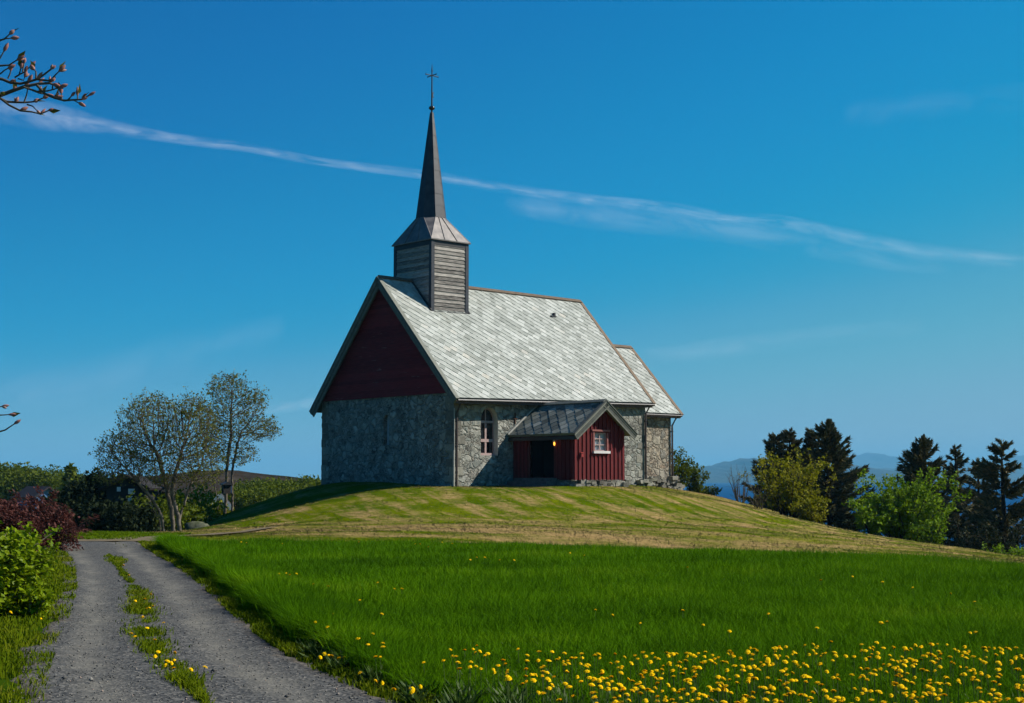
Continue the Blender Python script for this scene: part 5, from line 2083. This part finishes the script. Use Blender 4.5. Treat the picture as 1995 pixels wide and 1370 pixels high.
MAT['meadow'] = grass_mat('meadow_grass', [(.026, .075, .0004), (.052, .140, .0005), (.085, .19, .0008), (.17, .25, .008)], .5)
MAT['verge'] = grass_mat('verge_grass', [(.040, .070, .001), (.075, .115, .002), (.12, .15, .004), (.20, .17, .03)], 1.2)
MAT['lawn'] = grass_mat('lawn_grass', [(.05, .09, .001), (.08, .13, .002), (.11, .16, .004)], .3)
t = NT('mown_grass')
c_, _f = mown_color(t)
cx_ = t.n('CombineXYZ')
cx_.inputs[2].default_value = 1
t.l(cx_.outputs[0], t.p.inputs['Normal'])
MAT['mown'] = t.done(c_, .9, .1)


def sample_fan(n, y0, y1, pw, rg, margin=1.12, x0=None, x1=None):
    """positions inside the widened view fan; pw<0 packs them near the camera"""
    u = rg.random(n)
    a = pw + 1
    y = (y0 ** a + (y1 ** a - y0 ** a) * u) ** (1 / a) if abs(a) > 1e-6 else y0 * (y1 / y0) ** u
    hw = .358 * y * margin + .6
    x = rg.uniform(-1, 1, n) * hw
    return x, y


rg = np.random.default_rng(5)
# tall meadow
x, y = sample_fan(820000, 6.0, 34.6, -.35, rg)
ye = 6.5 + 27.5 * rg.random(120000) ** 1.25
x = np.concatenate([x, road_r(ye) + .36 + .75 * rg.random(120000) ** 1.3])
y = np.concatenate([y, ye])
clump = np.sin(x * 3.1 + np.sin(y * 2.3)) * np.sin(y * 2.7 + np.sin(x * 1.9)) * .5 + .5
k = (x > road_r(y) + .38 + .09 * np.sin(y * 2.1) + .05 * np.sin(y * 5.7 + 1) + .05 * np.sin(y * 13.1) + rg.normal(0, .05, len(x))) & (y < meadow_edge(x) + rg.normal(0, .12, len(x)))
# (beyond the picture's sides the meadow goes on, thinner)
xo = rg.uniform(-14, 34, 220000)
yo = rg.uniform(-2, 34.5, 220000)
ko = (np.abs(xo) > .358 * np.maximum(yo, 0) * 1.12 + .4) & (xo > road_r(yo) + .4) & (yo < meadow_edge(xo))
x, y, clump, k = np.concatenate([x, xo[ko]]), np.concatenate([y, yo[ko]]), np.concatenate([clump, np.full(ko.sum(), .5)]), np.concatenate([k, np.ones(ko.sum(), bool)])
# low margin in front, towards the road
dist = x - road_r(y) - .38
x, y, dist, clump = x[k], y[k], dist[k], clump[k]
front = sstep(13.2, 10.2, y + .12 * x + .5 * np.sin(x * .9))
low_front = sstep(2.6, .4, dist) * sstep(11.5, 8.5, y + .25 * dist)
h = (.25 + .10 * clump * vnoise(x, y, .9, 9)) * (1 - .30 * front) * (1 - .55 * low_front) * rg.uniform(.65, 1.2, len(x))
h = h * (1 + .35 * sstep(.9, .1, dist) * sstep(10.5, 13, y))
w = (.0032 + .00046 * y) * np.where(np.abs(x) > .358 * np.maximum(y, 0) * 1.12 + .6, 3.0, 1.0)
Vg, Fq, Ft = blades(x, y, h, w * rg.uniform(.7, 1.3, len(x)), .48, rg)
meadow = np_mesh('meadow_grass', Vg, [Fq, Ft], MAT['meadow'])
tag(meadow, 'tall bright green meadow grass between the road and the mown mound', 'grass', kind='stuff')

# verges, the strip between the ruts and the lawn edge
xs_, ys_, hs_ = [], [], []


n = 75000
y = 7 + (38 - 7) * rg.random(n) ** 1.3
e = rg.exponential(1.3, n) - .12
x = road_l(y) - e
k = ~((y > 33.2) & (y < 37.8) & (x < -11))
nz = .6 * vnoise(x, y, 1.4, 1) + .4 * vnoise(x, y, 4.0, 2)
bare = sstep(1.2, .2, e) * sstep(14.5, 11.5, y) * .16
k &= nz + rg.normal(0, .2, n) > (.34 + bare + .25 * sstep(.4, -.1, e))
xs_.append(x[k]); ys_.append(y[k]); hs_.append(np.where(rg.random(k.sum()) < .06, .10, .05) * rg.uniform(.5, 1.3, k.sum()) * (.6 + .8 * nz[k]))
n = 19000
y = 9 + (31 - 9) * rg.random(n) ** 1.15
mid = road_l(y) + (road_r(y) - road_l(y)) * (.485 + .015 * np.sin(y * .7))
hw = np.interp(y, [9, 10.6, 11.5, 13, 16, 18, 21, 22, 23, 26, 27.5, 28.5, 29.5, 30.3], [.0, .05, .13, .15, .20, .17, .10, .03, .06, .03, .13, .20, .12, .0])
x = mid + rg.normal(0, .55, n) * hw
nz = .55 * vnoise(x, y, 1.8, 3) + .45 * vnoise(x, y, 5.0, 4)
k = (nz + rg.normal(0, .16, n) > .44) & (hw > .01)
xs_.append(x[k]); ys_.append(y[k]); hs_.append(.062 * rg.uniform(.4, 1.3, k.sum()) * (.4 + 1.1 * nz[k]))
n = 52000
y = 6.5 + (36 - 6.5) * rg.random(n) ** 1.3
e = np.abs(rg.normal(0, .25, n)) * np.where(y < 12, 2.6, 1)
x = road_r(y) + e
nz = .55 * vnoise(x, y, 1.6, 5) + .45 * vnoise(x, y, 5.0, 6)
k = nz + rg.normal(0, .15, n) > (.38 + .3 * sstep(.18, 0, e))
xs_.append(x[k]); ys_.append(y[k]); hs_.append(.06 * rg.uniform(.4, 1.5, k.sum()) * (.5 + nz[k]))
x, y, h = np.concatenate(xs_), np.concatenate(ys_), np.concatenate(hs_)
Vg, Fq, Ft = blades(x, y, h, (.005 + .0006 * y) * rg.uniform(.7, 1.4, len(x)), .5, rg, .02)
verge = np_mesh('verge_grass', Vg, [Fq, Ft], MAT['verge'])
tag(verge, 'short yellowish grass along the road verges and between the wheel ruts', 'grass', kind='stuff')

# lawn beyond the bend
n = 60000
y = 37.4 + 9 * rg.random(n)
x = -9 - rg.random(n) * 14 + .0 * y
k = x < -9.9 - (y - 38) * .05
Vg, Fq, Ft = blades(x[k], y[k], .08 * rg.uniform(.5, 1.3, k.sum()), np.full(k.sum(), .035), .4, rg)
lawn = np_mesh('lawn_grass', Vg, [Fq, Ft], MAT['lawn'])
tag(lawn, 'strip of bright green lawn beyond the bend of the road', 'grass', kind='stuff')

# short mown turf on the mound
n = 180000
x, y = sample_fan(n, 33.2, 88, -.2, rg)
k = (y > meadow_edge(x) - .1) & (x > -10.3 - (y - 37) * .25)
u_, v_ = x + 2.918, y - 72.0
ca, cb = u_ * math.cos(TH) + v_ * math.sin(TH), -u_ * math.sin(TH) + v_ * math.cos(TH)
k &= ~((ca > -.05) & (ca < 14.2) & (cb > 0) & (cb < 11.7)) & ~((ca > 3.95) & (ca < 7.7) & (cb > -4.6) & (cb < .5)) & ~((ca > 14) & (ca < 18.8) & (cb > 2) & (cb < 9.7))
x, y = x[k], y[k]
Vg, Fq, Ft = blades(x, y, (.016 + .02 * rg.random(len(x))) * np.where(rg.random(len(x)) < .05, 2.6, 1), (.012 + .00035 * y) * rg.uniform(.7, 1.4, len(x)), .6, rg)
mownb = np_mesh('mown_grass', Vg, [Fq, Ft], MAT['mown'])
tag(mownb, 'short mown turf in green and straw coloured streaks on the church mound', 'grass', kind='stuff')

# broad leaved weeds at the road side and among the dandelions
n = 12000
y = rg.uniform(8, 13.5, n)
x = np.where(rg.random(n) < .35, road_r(y) + .2 + np.abs(rg.normal(0, .5, n)), rg.uniform(-.2, 5.2, n))
cx = np.round(x / .35) * .35 + rg.normal(0, .05, n)
cy = np.round(y / .35) * .35 + rg.normal(0, .05, n)
x, y = cx + .02 * rg.normal(0, 1, n), cy
az = rg.uniform(0, 2 * np.pi, n)
D = np.stack([np.cos(az), np.sin(az), rg.uniform(.4, 1.6, n)], -1)
k = x > road_r(y) + .15
LVw, LFw = leaf_mesh(np.stack([x, y, gz(x, y) + .02], -1)[k], D[k], np.tile([0, 0, 1.], (k.sum(), 1)) + .2 * rg.normal(0, 1, (k.sum(), 3)), rg.uniform(.10, .2, k.sum()), rg.uniform(.025, .045, k.sum()), .2)
MAT['weed'] = leaf_mat('weed_leaves', [(.022, .05, .006), (.045, .085, .012), (.075, .115, .025)], .5, .3, .4, 1)
weeds = np_mesh('weed_leaves', LVw, [LFw], MAT['weed'])
tag(weeds, 'broad dandelion and plantain leaves in the foreground grass', 'weeds', kind='stuff')

# loose stones on the road
n = 9000
y = 7.5 + 20 * rg.random(n) ** 2.2
fr = rg.random(n)
x = road_l(y) + (road_r(y) - road_l(y)) * (fr * 1.1 - .05)
s = (.004 + .009 * rg.random(n) ** 3) * np.clip(1.5 - y / 26, .4, 1)
big = rg.random(n) < .002
s = np.where(big, .026, s)
base = np.array([(1, 0, 0), (0, 1, 0), (-1, 0, 0), (0, -1, 0), (.1, .1, .8), (0, 0, -.6)])
Vp = base[None] * s[:, None, None] * rg.uniform(.6, 1.3, (n, 6, 3)) + np.stack([x, y, gz(x, y) + .035 + s * .3], -1)[:, None, :]
i = np.arange(n)[:, None] * 6
tri = np.array([(0, 1, 4), (1, 2, 4), (2, 3, 4), (3, 0, 4), (1, 0, 5), (2, 1, 5), (3, 2, 5), (0, 3, 5)])
Fp = (i[:, None, :] + tri[None]).reshape(-1, 3)
t = NT('road_stones')
r_ = t.geo('Random Per Island')
MAT['pebble'] = t.done(t.ramp(r_, [(0, (.05, .05, .048)), (.7, (.12, .118, .11)), (.96, (.20, .19, .17)), (1, (.34, .24, .19))]), .9, .2)
peb = np_mesh('gravel', Vp.reshape(-1, 3), [Fp], MAT['pebble'])
tag(peb, 'loose grey stones scattered over the gravel track', 'gravel', kind='stuff')

# ------------------------------------------------------------------ dandelions
t = NT('dandelion_yellow')
MAT['petal'] = t.done(t.ramp(t.noise(t.coord(), 60, 2), [(.3, (.85, .46, .001)), (.7, (.96, .66, .004))]), .8, .05)
MAT['stalk'] = simple_mat('dandelion_stalk', (.07, .12, .015), (.05, .08, .01), 6, .6)


def dandelion_mesh(seed, stem=.30):
    rg = random.Random(seed)
    mb = MB()
    tilt = Vector((rg.uniform(-.35, .6), rg.uniform(-.5, .4), 1)).normalized()
    top = Vector((tilt.x * .05, tilt.y * .05, stem))
    mb.tube([(0, 0, -.05), (top.x * .3, top.y * .3, stem * .55), tuple(top)], [.0032, .003, .0026], 5, 1)
    q = Vector((0, 0, 1)).rotation_difference(tilt)
    rad = .0255
    vs_, fs = [], []
    # calyx
    n = 10
    for k in range(n):
        a = 2 * math.pi * k / n
        vs_.append(top + q @ Vector((.009 * math.cos(a), .009 * math.sin(a), .004)))
    vs_.append(top + q @ Vector((0, 0, -.006)))
    fs = [(k, (k + 1) % n, n) for k in range(n)]
    mb.add(vs_, fs, 1)
    # petal layers
    for lay, (rr, z0, z1) in enumerate(((1.0, .004, .003), (.84, .006, .009), (.55, .008, .013))):
        n = 22
        vs_ = [top + q @ Vector((0, 0, z0 if lay == 0 else z0 + .004))]
        for k in range(n):
            a = 2 * math.pi * (k + lay * .37) / n
            r1 = rad * rr * (rg.uniform(.9, 1.08) if k % 2 == 0 else .78)
            vs_.append(top + q @ Vector((r1 * math.cos(a), r1 * math.sin(a), z1 + rg.uniform(-.002, .002))))
        vs_.append(top + q @ Vector((0, 0, z1 + .004)))
        fs = [(0, 1 + (k + 1) % n, 1 + k) for k in range(n)] + [(n + 1, 1 + k, 1 + (k + 1) % n) for k in range(n)]
        mb.add(vs_, fs, 0)
    me_o = mb.build('dandelion', [MAT['petal'], MAT['stalk']], fix=False)
    return me_o


rd = np.random.default_rng(12)
spots = []                         # (x, y, head height, zone)
# dense strip of the foreground meadow
UPX = [620, 720, 950, 1130, 1400, 1550, 1700, 1995, 2080]
UPY = [1300, 1272, 1258, 1275, 1268, 1248, 1246, 1252, 1250]
LBL = {'strip': ('yellow dandelion standing in the dense flowering strip across the foreground meadow', 'dandelions of the dense foreground strip'),
       'ruts': ('yellow dandelion in the grass strip between the wheel ruts', 'dandelions between the wheel ruts'),
       'verge': ('yellow dandelion on the short grass verge left of the road', 'dandelions on the left verge'),
       'margin': ('yellow dandelion on the road margin in front of the tall grass', 'dandelions on the right road margin'),
       'meadow': ('lone yellow dandelion scattered in the tall meadow behind the flowering strip', 'scattered dandelions of the meadow')}
cnt = 0
while cnt < 640:
    px = 720 + 1330 * rd.random() ** .72
    if spots and rd.random() < .25:                      # they grow in small groups
        q_ = spots[rd.integers(0, len(spots))]
        px = CXP + (q_[0] + rd.normal(0, .09)) / q_[1] * FPX
    up_ = np.interp(px, UPX, UPY)
    f = rd.random() ** (1.05 if px > 1100 else .9)
    py = up_ + f * (1376 - up_)
    if px < 1150 and py > 1335 and rd.random() < .7:
        continue
    hh = rd.uniform(.235, .31) * (1 if px > 850 else .9)
    p = at_z(px, py, hh)
    if p[0] < road_r(p[1]) + .5:
        continue
    spots.append((p[0], p[1], hh, 'strip'))
    cnt += 1
for k in range(26):
    y = np.interp(rd.random(), [0, .35, .8, 1], [11.0, 14.5, 18, 29.5])
    mid = road_l(y) + (road_r(y) - road_l(y)) * .53
    spots.append((mid - .1 + rd.normal(0, .09), y, rd.uniform(.06, .13), 'ruts'))
for k in range(20):
    y = 8.5 + 16 * rd.random() ** 1.2
    spots.append((road_l(y) - .15 - abs(rd.normal(0, .55)), y, rd.uniform(.06, .12), 'verge'))
for px, py in ((622, 1282), (631, 1275), (636, 1280), (645, 1281), (662, 1285), (672, 1284), (735, 1282), (742, 1282), (700, 1245), (718, 1257), (745, 1255), (748, 1262), (722, 1236), (706, 1314), (728, 1330), (745, 1333), (765, 1347), (800, 1344), (806, 1350), (818, 1340)):
    p = at_z(px, py, .12 if px < 700 or py > 1310 else .25)
    spots.append((p[0], p[1], .12 if px < 700 or py > 1310 else .25, 'margin'))
for px, py in ((545, 1121), (558, 1120), (565, 1123), (575, 1121), (612, 1141), (640, 1145), (738, 1138), (768, 1150), (782, 1150), (702, 1172), (600, 1191), (632, 1199), (650, 1198), (614, 1215), (641, 1225), (740, 1199), (810, 1063), (818, 1063), (835, 1071), (915, 1097), (928, 1093), (942, 1093), (975, 1098), (1000, 1098), (1500, 1195), (1715, 1209), (1722, 1212), (1730, 1208), (1888, 1227), (1904, 1226), (1720, 1131), (1590, 1222), (1420, 1230), (1370, 1218), (1160, 1190), (1190, 1200), (1250, 1216), (1330, 1190), (470, 1058), (480, 1060), (550, 1062), (700, 1058), (860, 1058), (880, 1062), (1110, 1085), (1140, 1090), (1340, 1110), (1600, 1130), (1660, 1122), (1780, 1140), (1850, 1150), (1900, 1165)):
    p = at_z(px, py, .26)
    spots.append((p[0], p[1], .27, 'meadow'))
spots = [(x, y, h, z) for x, y, h, z in spots]
spots.sort(key=lambda s: s[1])
var = [dandelion_mesh(200 + i, .30) for i in range(9)]
var_low = [dandelion_mesh(220 + i, .10) for i in range(3)]
used = set()
rest = []
for k, (x, y, h, zone) in enumerate(spots):
    zg = float(gz(x, y)) + (.03 if zone == 'ruts' else 0)
    src = var_low[k % 3] if h < .18 else var[k % 9]
    sc_ = float(np.clip(h / (.10 if h < .18 else .30), .7, 1.35))
    fl = rd.uniform(.72, 1.2)
    if k >= 300:
        rest.append((src, x, y, zg, sc_, rd.uniform(0, 6.28), fl))
        continue
    if src.name not in used:
        o = src
        used.add(src.name)
    else:
        o = src.copy()
        COL.objects.link(o)
    o.location = (x, y, zg)
    o.scale = (fl * .86, fl * .86, sc_)
    o.rotation_euler = (0, 0, rd.uniform(0, 6.28))
    tag(o, LBL[zone][0], 'flower', LBL[zone][1])
Vr, Fr, Mr, off = [], [], [], 0
for src, x, y, zg, sc_, rot, fl in rest:
    me = src.data
    c_, s_ = math.cos(rot), math.sin(rot)
    vv = np.array([v_.co[:] for v_ in me.vertices])
    vv = np.stack([(vv[:, 0] * c_ - vv[:, 1] * s_) * fl * .85 + x, (vv[:, 0] * s_ + vv[:, 1] * c_) * fl * .85 + y, vv[:, 2] * sc_ + zg], -1)
    Vr.append(vv)
    for p_ in me.polygons:
        Fr.append([off + i for i in p_.vertices])
        Mr.append(p_.material_index)
    off += len(vv)
if Vr:
    me = bpy.data.meshes.new('dandelions')
    me.from_pydata(np.concatenate(Vr).tolist(), [], Fr)
    me.materials.append(MAT['petal'])
    me.materials.append(MAT['stalk'])
    me.polygons.foreach_set('material_index', Mr)
    o = bpy.data.objects.new('dandelions', me)
    COL.objects.link(o)
    tag(o, 'smaller farther dandelions dotted over the meadow behind the nearest ones', 'flowers', kind='stuff')

for o in var + var_low:
    if o.name not in used:
        bpy.data.objects.remove(o)

# ------------------------------------------------------------------ budding tree at the left edge
MAT['bud'] = leaf_mat('swelling_buds', [(.18, .06, .055), (.38, .17, .14), (.48, .32, .25)], .5, .2, .4, 8)
MAT['bud_leaf'] = leaf_mat('unfolding_leaves', [(.05, .06, .008), (.11, .11, .015)], .5, .3, .4, 8)
DB = 5.0
broot = empty('budding_tree', (-3.9, 5.4, float(gz(-3.9, 5.4))))
tag(broot, 'tree with pink swelling buds whose branch tips reach in at the upper left', 'tree')
ox, oy, oz = broot.location
rgb = np.random.default_rng(19)


def zp(zx, zy, d=DB):       # zoomed coordinates of the corner of the photograph
    return at_y(zx / 4.565, zy / 4.565, d) - np.array([ox, oy, oz])


twigs = []
fork = np.array([.12, -.1, 2.55])
tw_px = [
    ([(-330, 900), (-150, 880), (0, 850), (120, 805), (220, 770), (345, 745), (440, 740), (475, 755)], .016, .1),
    ([(330, 760), (400, 835), (480, 870), (570, 895), (640, 890), (730, 885), (790, 850)], .010, .0),
    ([(-200, 700), (-60, 690), (20, 705), (90, 735), (180, 745), (250, 730), (330, 705), (390, 665), (455, 615)], .012, -.15),
    ([(330, 705), (400, 715), (455, 720), (480, 680), (525, 635)], .008, -.1),
    ([(-20, 865), (60, 905), (140, 910), (220, 912), (300, 905), (385, 872)], .010, .2),
    ([(10, 880), (80, 935), (180, 985), (280, 995), (360, 1015), (430, 985)], .009, .15),
    ([(215, 910), (235, 850), (245, 800)], .006, .1), ([(240, 930), (290, 945), (330, 985)], .006, .2),
    ([(210, 775), (280, 800), (350, 830), (410, 840)], .007, .05), ([(260, 790), (330, 815), (420, 810), (480, 795), (535, 775)], .007, .0),
    ([(-120, 600), (0, 585), (80, 580), (150, 535)], .008, -.3), ([(0, 660), (40, 625), (70, 610)], .005, -.2),
    ([(70, 700), (90, 655), (95, 630)], .005, -.1), ([(130, 690), (180, 660), (220, 640), (270, 590)], .006, -.05), ([(170, 665), (185, 610)], .005, 0), ([(200, 640), (215, 560)], .005, 0),
    ([(-100, 420), (0, 360), (45, 345), (100, 340)], .008, -.2), ([(30, 355), (85, 305)], .005, -.2), ([(-60, 560), (0, 520), (35, 455)], .006, -.1),
    ([(465, 800), (470, 740), (480, 745)], .005, 0), ([(320, 700), (320, 640), (305, 620)], .006, -.1), ([(550, 890), (545, 830)], .006, 0), ([(600, 895), (635, 855)], .006, 0), ([(690, 890), (690, 850)], .005, 0), ([(640, 885), (700, 915)], .004, 0), ([(160, 700), (210, 715), (220, 685)], .005, 0)]
polys, buds, bl = [], [], []
for pts, r0, dz in tw_px:
    P = np.array([zp(a, b, DB + dz) for a, b in pts])
    polys.append((P, np.linspace(r0 * .55, max(.002, r0 * .25), len(P))))
    d = P[-1] - P[-2]
    buds.append((P[-1], d / np.linalg.norm(d)))
    for q in range(2, len(P) - 1):
        if rgb.random() < .5:
            dd = (P[q] - P[q - 1])
            dd = dd / np.linalg.norm(dd) + np.array([0, 0, .9]) + rgb.normal(0, .3, 3)
            buds.append((P[q], dd / np.linalg.norm(dd)))
# limbs from the trunk out to the twigs (outside the picture)
for tgt, r in (((-330, 900), .022), ((-200, 700), .02), ((-120, 600), .014), ((-100, 420), .014), ((-60, 560), .012)):
    e = zp(*tgt)
    P = np.array([fork, fork * .6 + e * .4 + np.array([0, 0, -.08]), fork * .25 + e * .75 + np.array([0, 0, -.05]), e])
    polys.append((P, np.linspace(.04, r, 4)))
# lower limb near the horizon
for pts, r0 in (([(-260, 900), (-120, 870), (-40, 852), (10, 838), (28, 826)], .012), ([(-150, 820), (-60, 812), (0, 809), (17, 808)], .008), ([(-90, 800), (-20, 796), (4, 792)], .006)):
    P = np.array([at_y(a, b, 5.2) - np.array([ox, oy, oz]) for a, b in pts])
    polys.append((P, np.linspace(r0 * .5, .002, len(P))))
    d = P[-1] - P[-2]
    buds.append((P[-1], d / np.linalg.norm(d)))
    st_ = np.array([.05, 0, 1.3])
    polys.append((np.array([st_, st_ * .5 + P[0] * .5 + np.array([0, 0, .05]), P[0]]), np.linspace(.03, r0, 3)))
trunk = [(np.array([(0, 0, -.3), (.03, 0, .8), (.0, .03, 1.8), (.1, -.08, 2.6), (.0, .1, 3.6), (-.2, .1, 5.2)]), np.array([.13, .11, .095, .08, .05, .02]))]
for k in range(9):
    az = rgb.uniform(1.6, 4.7)
    P, _d = curve(rgb, (0, .05, rgb.uniform(2.6, 4.2)), (math.cos(az), math.sin(az), .6), rgb.uniform(1.2, 2.2), 6, .12, .03)
    polys.append((P, np.linspace(.035, .006, 7)))
    for q in range(2, 7):
        buds.append((P[q], np.array([0, 0, 1.])))
Vt, Ft_ = tube_mesh(trunk, 9)
np_mesh('trunk', Vt, [Ft_], MAT['bark'], broot, smooth=True)
Vt, Ft_ = tube_mesh(polys, 6)
np_mesh('branches', Vt, [Ft_], MAT['twig'], broot, smooth=True)
for P0_, d in buds:
    if P0_[0] + ox < -2.05:
        continue
    L_ = rgb.uniform(.020, .034)
    bp = [(np.array([P0_, P0_ + d * L_ * .3, P0_ + d * L_ * .7, P0_ + d * L_]), np.array([.003, .0062, .0055, .001]) * rgb.uniform(.8, 1.2))]
    if rgb.random() < .6:
        d2 = perp_dir(rgb, d, .6)
        bp.append((np.array([P0_, P0_ + d2 * L_ * .3, P0_ + d2 * L_ * .6, P0_ + d2 * L_ * .85]), np.array([.002, .005, .0045, .001])))
    Vt, Ft_ = tube_mesh(bp, 6)
    np_mesh('bud', Vt, [Ft_], MAT['bud'], broot, smooth=True)
idx = [i for i in range(len(buds)) if rgb.random() < .35]
P = np.array([buds[i][0] for i in idx])
D = np.array([buds[i][1] for i in idx]) + rgb.normal(0, .35, P.shape)
Vl, Fl = leaf_mesh(P, D, rgb.normal(0, 1, P.shape), np.full(len(P), .045), np.full(len(P), .02))
np_mesh('young_leaves', Vl, [Fl], MAT['bud_leaf'], broot)

# ------------------------------------------------------------------ thin clouds


def cloud_mat(name, dens, sx, sy, seed):
    t = NT(name)
    uv = t.coord('UV')
    sep = t.n('SeparateXYZ')
    t.l(uv, sep.inputs[0])
    n1 = t.noise(t.mapping(uv, (sx, sy, 1), (0, 0, 0), (seed, 0, 0)), 1.0, 8, .62, .6)
    n2 = t.noise(t.mapping(uv, (sx * .35, sy * .6, 1), (0, 0, .1), (seed + 5, 0, 0)), 1.0, 4, .5)
    e = t.math('ABSOLUTE', t.math('SUBTRACT', sep.outputs['Y'], .5))
    e = t.math('ADD', e, t.math('MULTIPLY', t.math('SUBTRACT', n2, .5), .35))
    edge = t.ramp(e, [(.02, 1.0), (.22, .55), (.44, 0.0)])
    ends = t.ramp(sep.outputs['X'], [(0, 0.0), (.06, 1.0), (.7, .75), (.97, .5), (1, 0.0)])
    hard = t.ramp(t.math('ABSOLUTE', t.math('SUBTRACT', sep.outputs['Y'], .5)), [(.36, 1.0), (.5, 0.0)])
    al = t.math('MULTIPLY', t.math('MULTIPLY', t.math('MULTIPLY', edge, t.ramp(n1, [(.36, .05), (.64, 1.0)])), ends), hard)
    al = t.math('MULTIPLY', al, dens, True)
    dif = t.n('BsdfTranslucent')
    dif.inputs['Color'].default_value = (.9, .9, .92, 1)
    tr = t.n('BsdfTransparent')
    mx = t.n('MixShader')
    t.l(al, mx.inputs[0])
    t.l(tr.outputs[0], mx.inputs[1])
    t.l(dif.outputs[0], mx.inputs[2])
    t.l(mx.outputs[0], t.out.inputs['Surface'])
    return t.m


def cloud(name, pts, dens, seed, label, alt=5200., sx=26., sy=1.8):
    """pts: (px, py centre, half height in px); laid on a level sheet of air"""
    px_ = np.array([p[0] for p in pts], float)
    cs = np.linspace(px_[0], px_[-1], 60)
    cy_ = np.interp(cs, px_, [p[1] for p in pts])
    hw = np.interp(cs, px_, [p[2] for p in pts])
    V, UV = [], []
    for j, f in enumerate((-1, -.5, 0, .5, 1)):
        for i in range(60):
            V.append(at_z(cs[i], cy_[i] + f * hw[i], alt))
            UV.append((i / 59, (f + 1) / 2))
    I = np.arange(300).reshape(5, 60)
    o = np_mesh(name, np.array(V), [np.stack([I[:-1, :-1], I[:-1, 1:], I[1:, 1:], I[1:, :-1]], -1).reshape(-1, 4)], cloud_mat(name + '_vapour', dens, sx, sy, seed), uv=np.array(UV), smooth=True)
    tag(o, label, 'cloud', kind='thing')
    return o


cloud('contrail', [(-120, 186, 40), (0, 208, 42), (110, 229, 36), (200, 246, 22), (330, 269, 13), (480, 288, 13), (620, 315, 11), (760, 332, 12), (860, 345, 13), (1000, 370, 14), (1130, 388, 15), (1300, 405, 16), (1420, 428, 16), (1530, 432, 18), (1650, 460, 20), (1780, 487, 20), (1995, 511, 20), (2120, 525, 20)], .18, 3.0, 'long thin white vapour trail slanting down across the blue sky')
cloud('cirrus_cloud', [(980, 395, 26), (1130, 416, 36), (1300, 428, 40), (1450, 452, 36), (1600, 480, 34), (1750, 512, 24), (1850, 520, 20)], .09, 23.0, 'faint ragged wisps of cloud hanging under the right half of the vapour trail', 5300, 7, 1.4)
cloud('cirrus_cloud', [(440, 806, 16), (520, 794, 16), (600, 788, 16), (680, 784, 16)], .22, 9.0, 'short faint white streak of cloud low in the sky left of the church', 5200, 3, 1)
cloud('cirrus_cloud', [(1240, 700, 26), (1400, 680, 28), (1560, 660, 26), (1800, 632, 24)], .07, 11.0, 'faint wisp of cloud in the sky above the right-hand spruces', 5200, 4, 1)
cloud('cirrus_cloud', [(-60, 790, 40), (150, 750, 60), (350, 690, 60), (560, 640, 40)], .05, 15.0, 'broad faint veil of cloud in the sky above the leafing trees', 5200, 4, 1)
cloud('cirrus_cloud', [(1640, 225, 30), (1800, 205, 40), (1995, 190, 40), (2080, 185, 40)], .025, 17.0, 'barely visible veil of cloud at the upper right', 5200, 4, 1)

# ------------------------------------------------------------------ sea haze
mb = MB()
mb.box((-30000, -600, -32), (30000, 24000, 330))
hz = mb.build('haze', [], fix=True)
hm = bpy.data.materials.new('sea_air')
hm.use_nodes = True
hm.node_tree.nodes.clear()
ho = hm.node_tree.nodes.new('ShaderNodeOutputMaterial')
hv = hm.node_tree.nodes.new('ShaderNodeVolumePrincipled')
hv.inputs['Color'].default_value = (.22, .64, .98, 1)
hv.inputs['Density'].default_value = 9e-5
hv.inputs['Anisotropy'].default_value = 0.0
hm.node_tree.links.new(hv.outputs[0], ho.inputs['Volume'])
hz.data.materials.append(hm)
tag(hz, 'thin blue sea haze over the far water and hills', 'haze', kind='stuff')
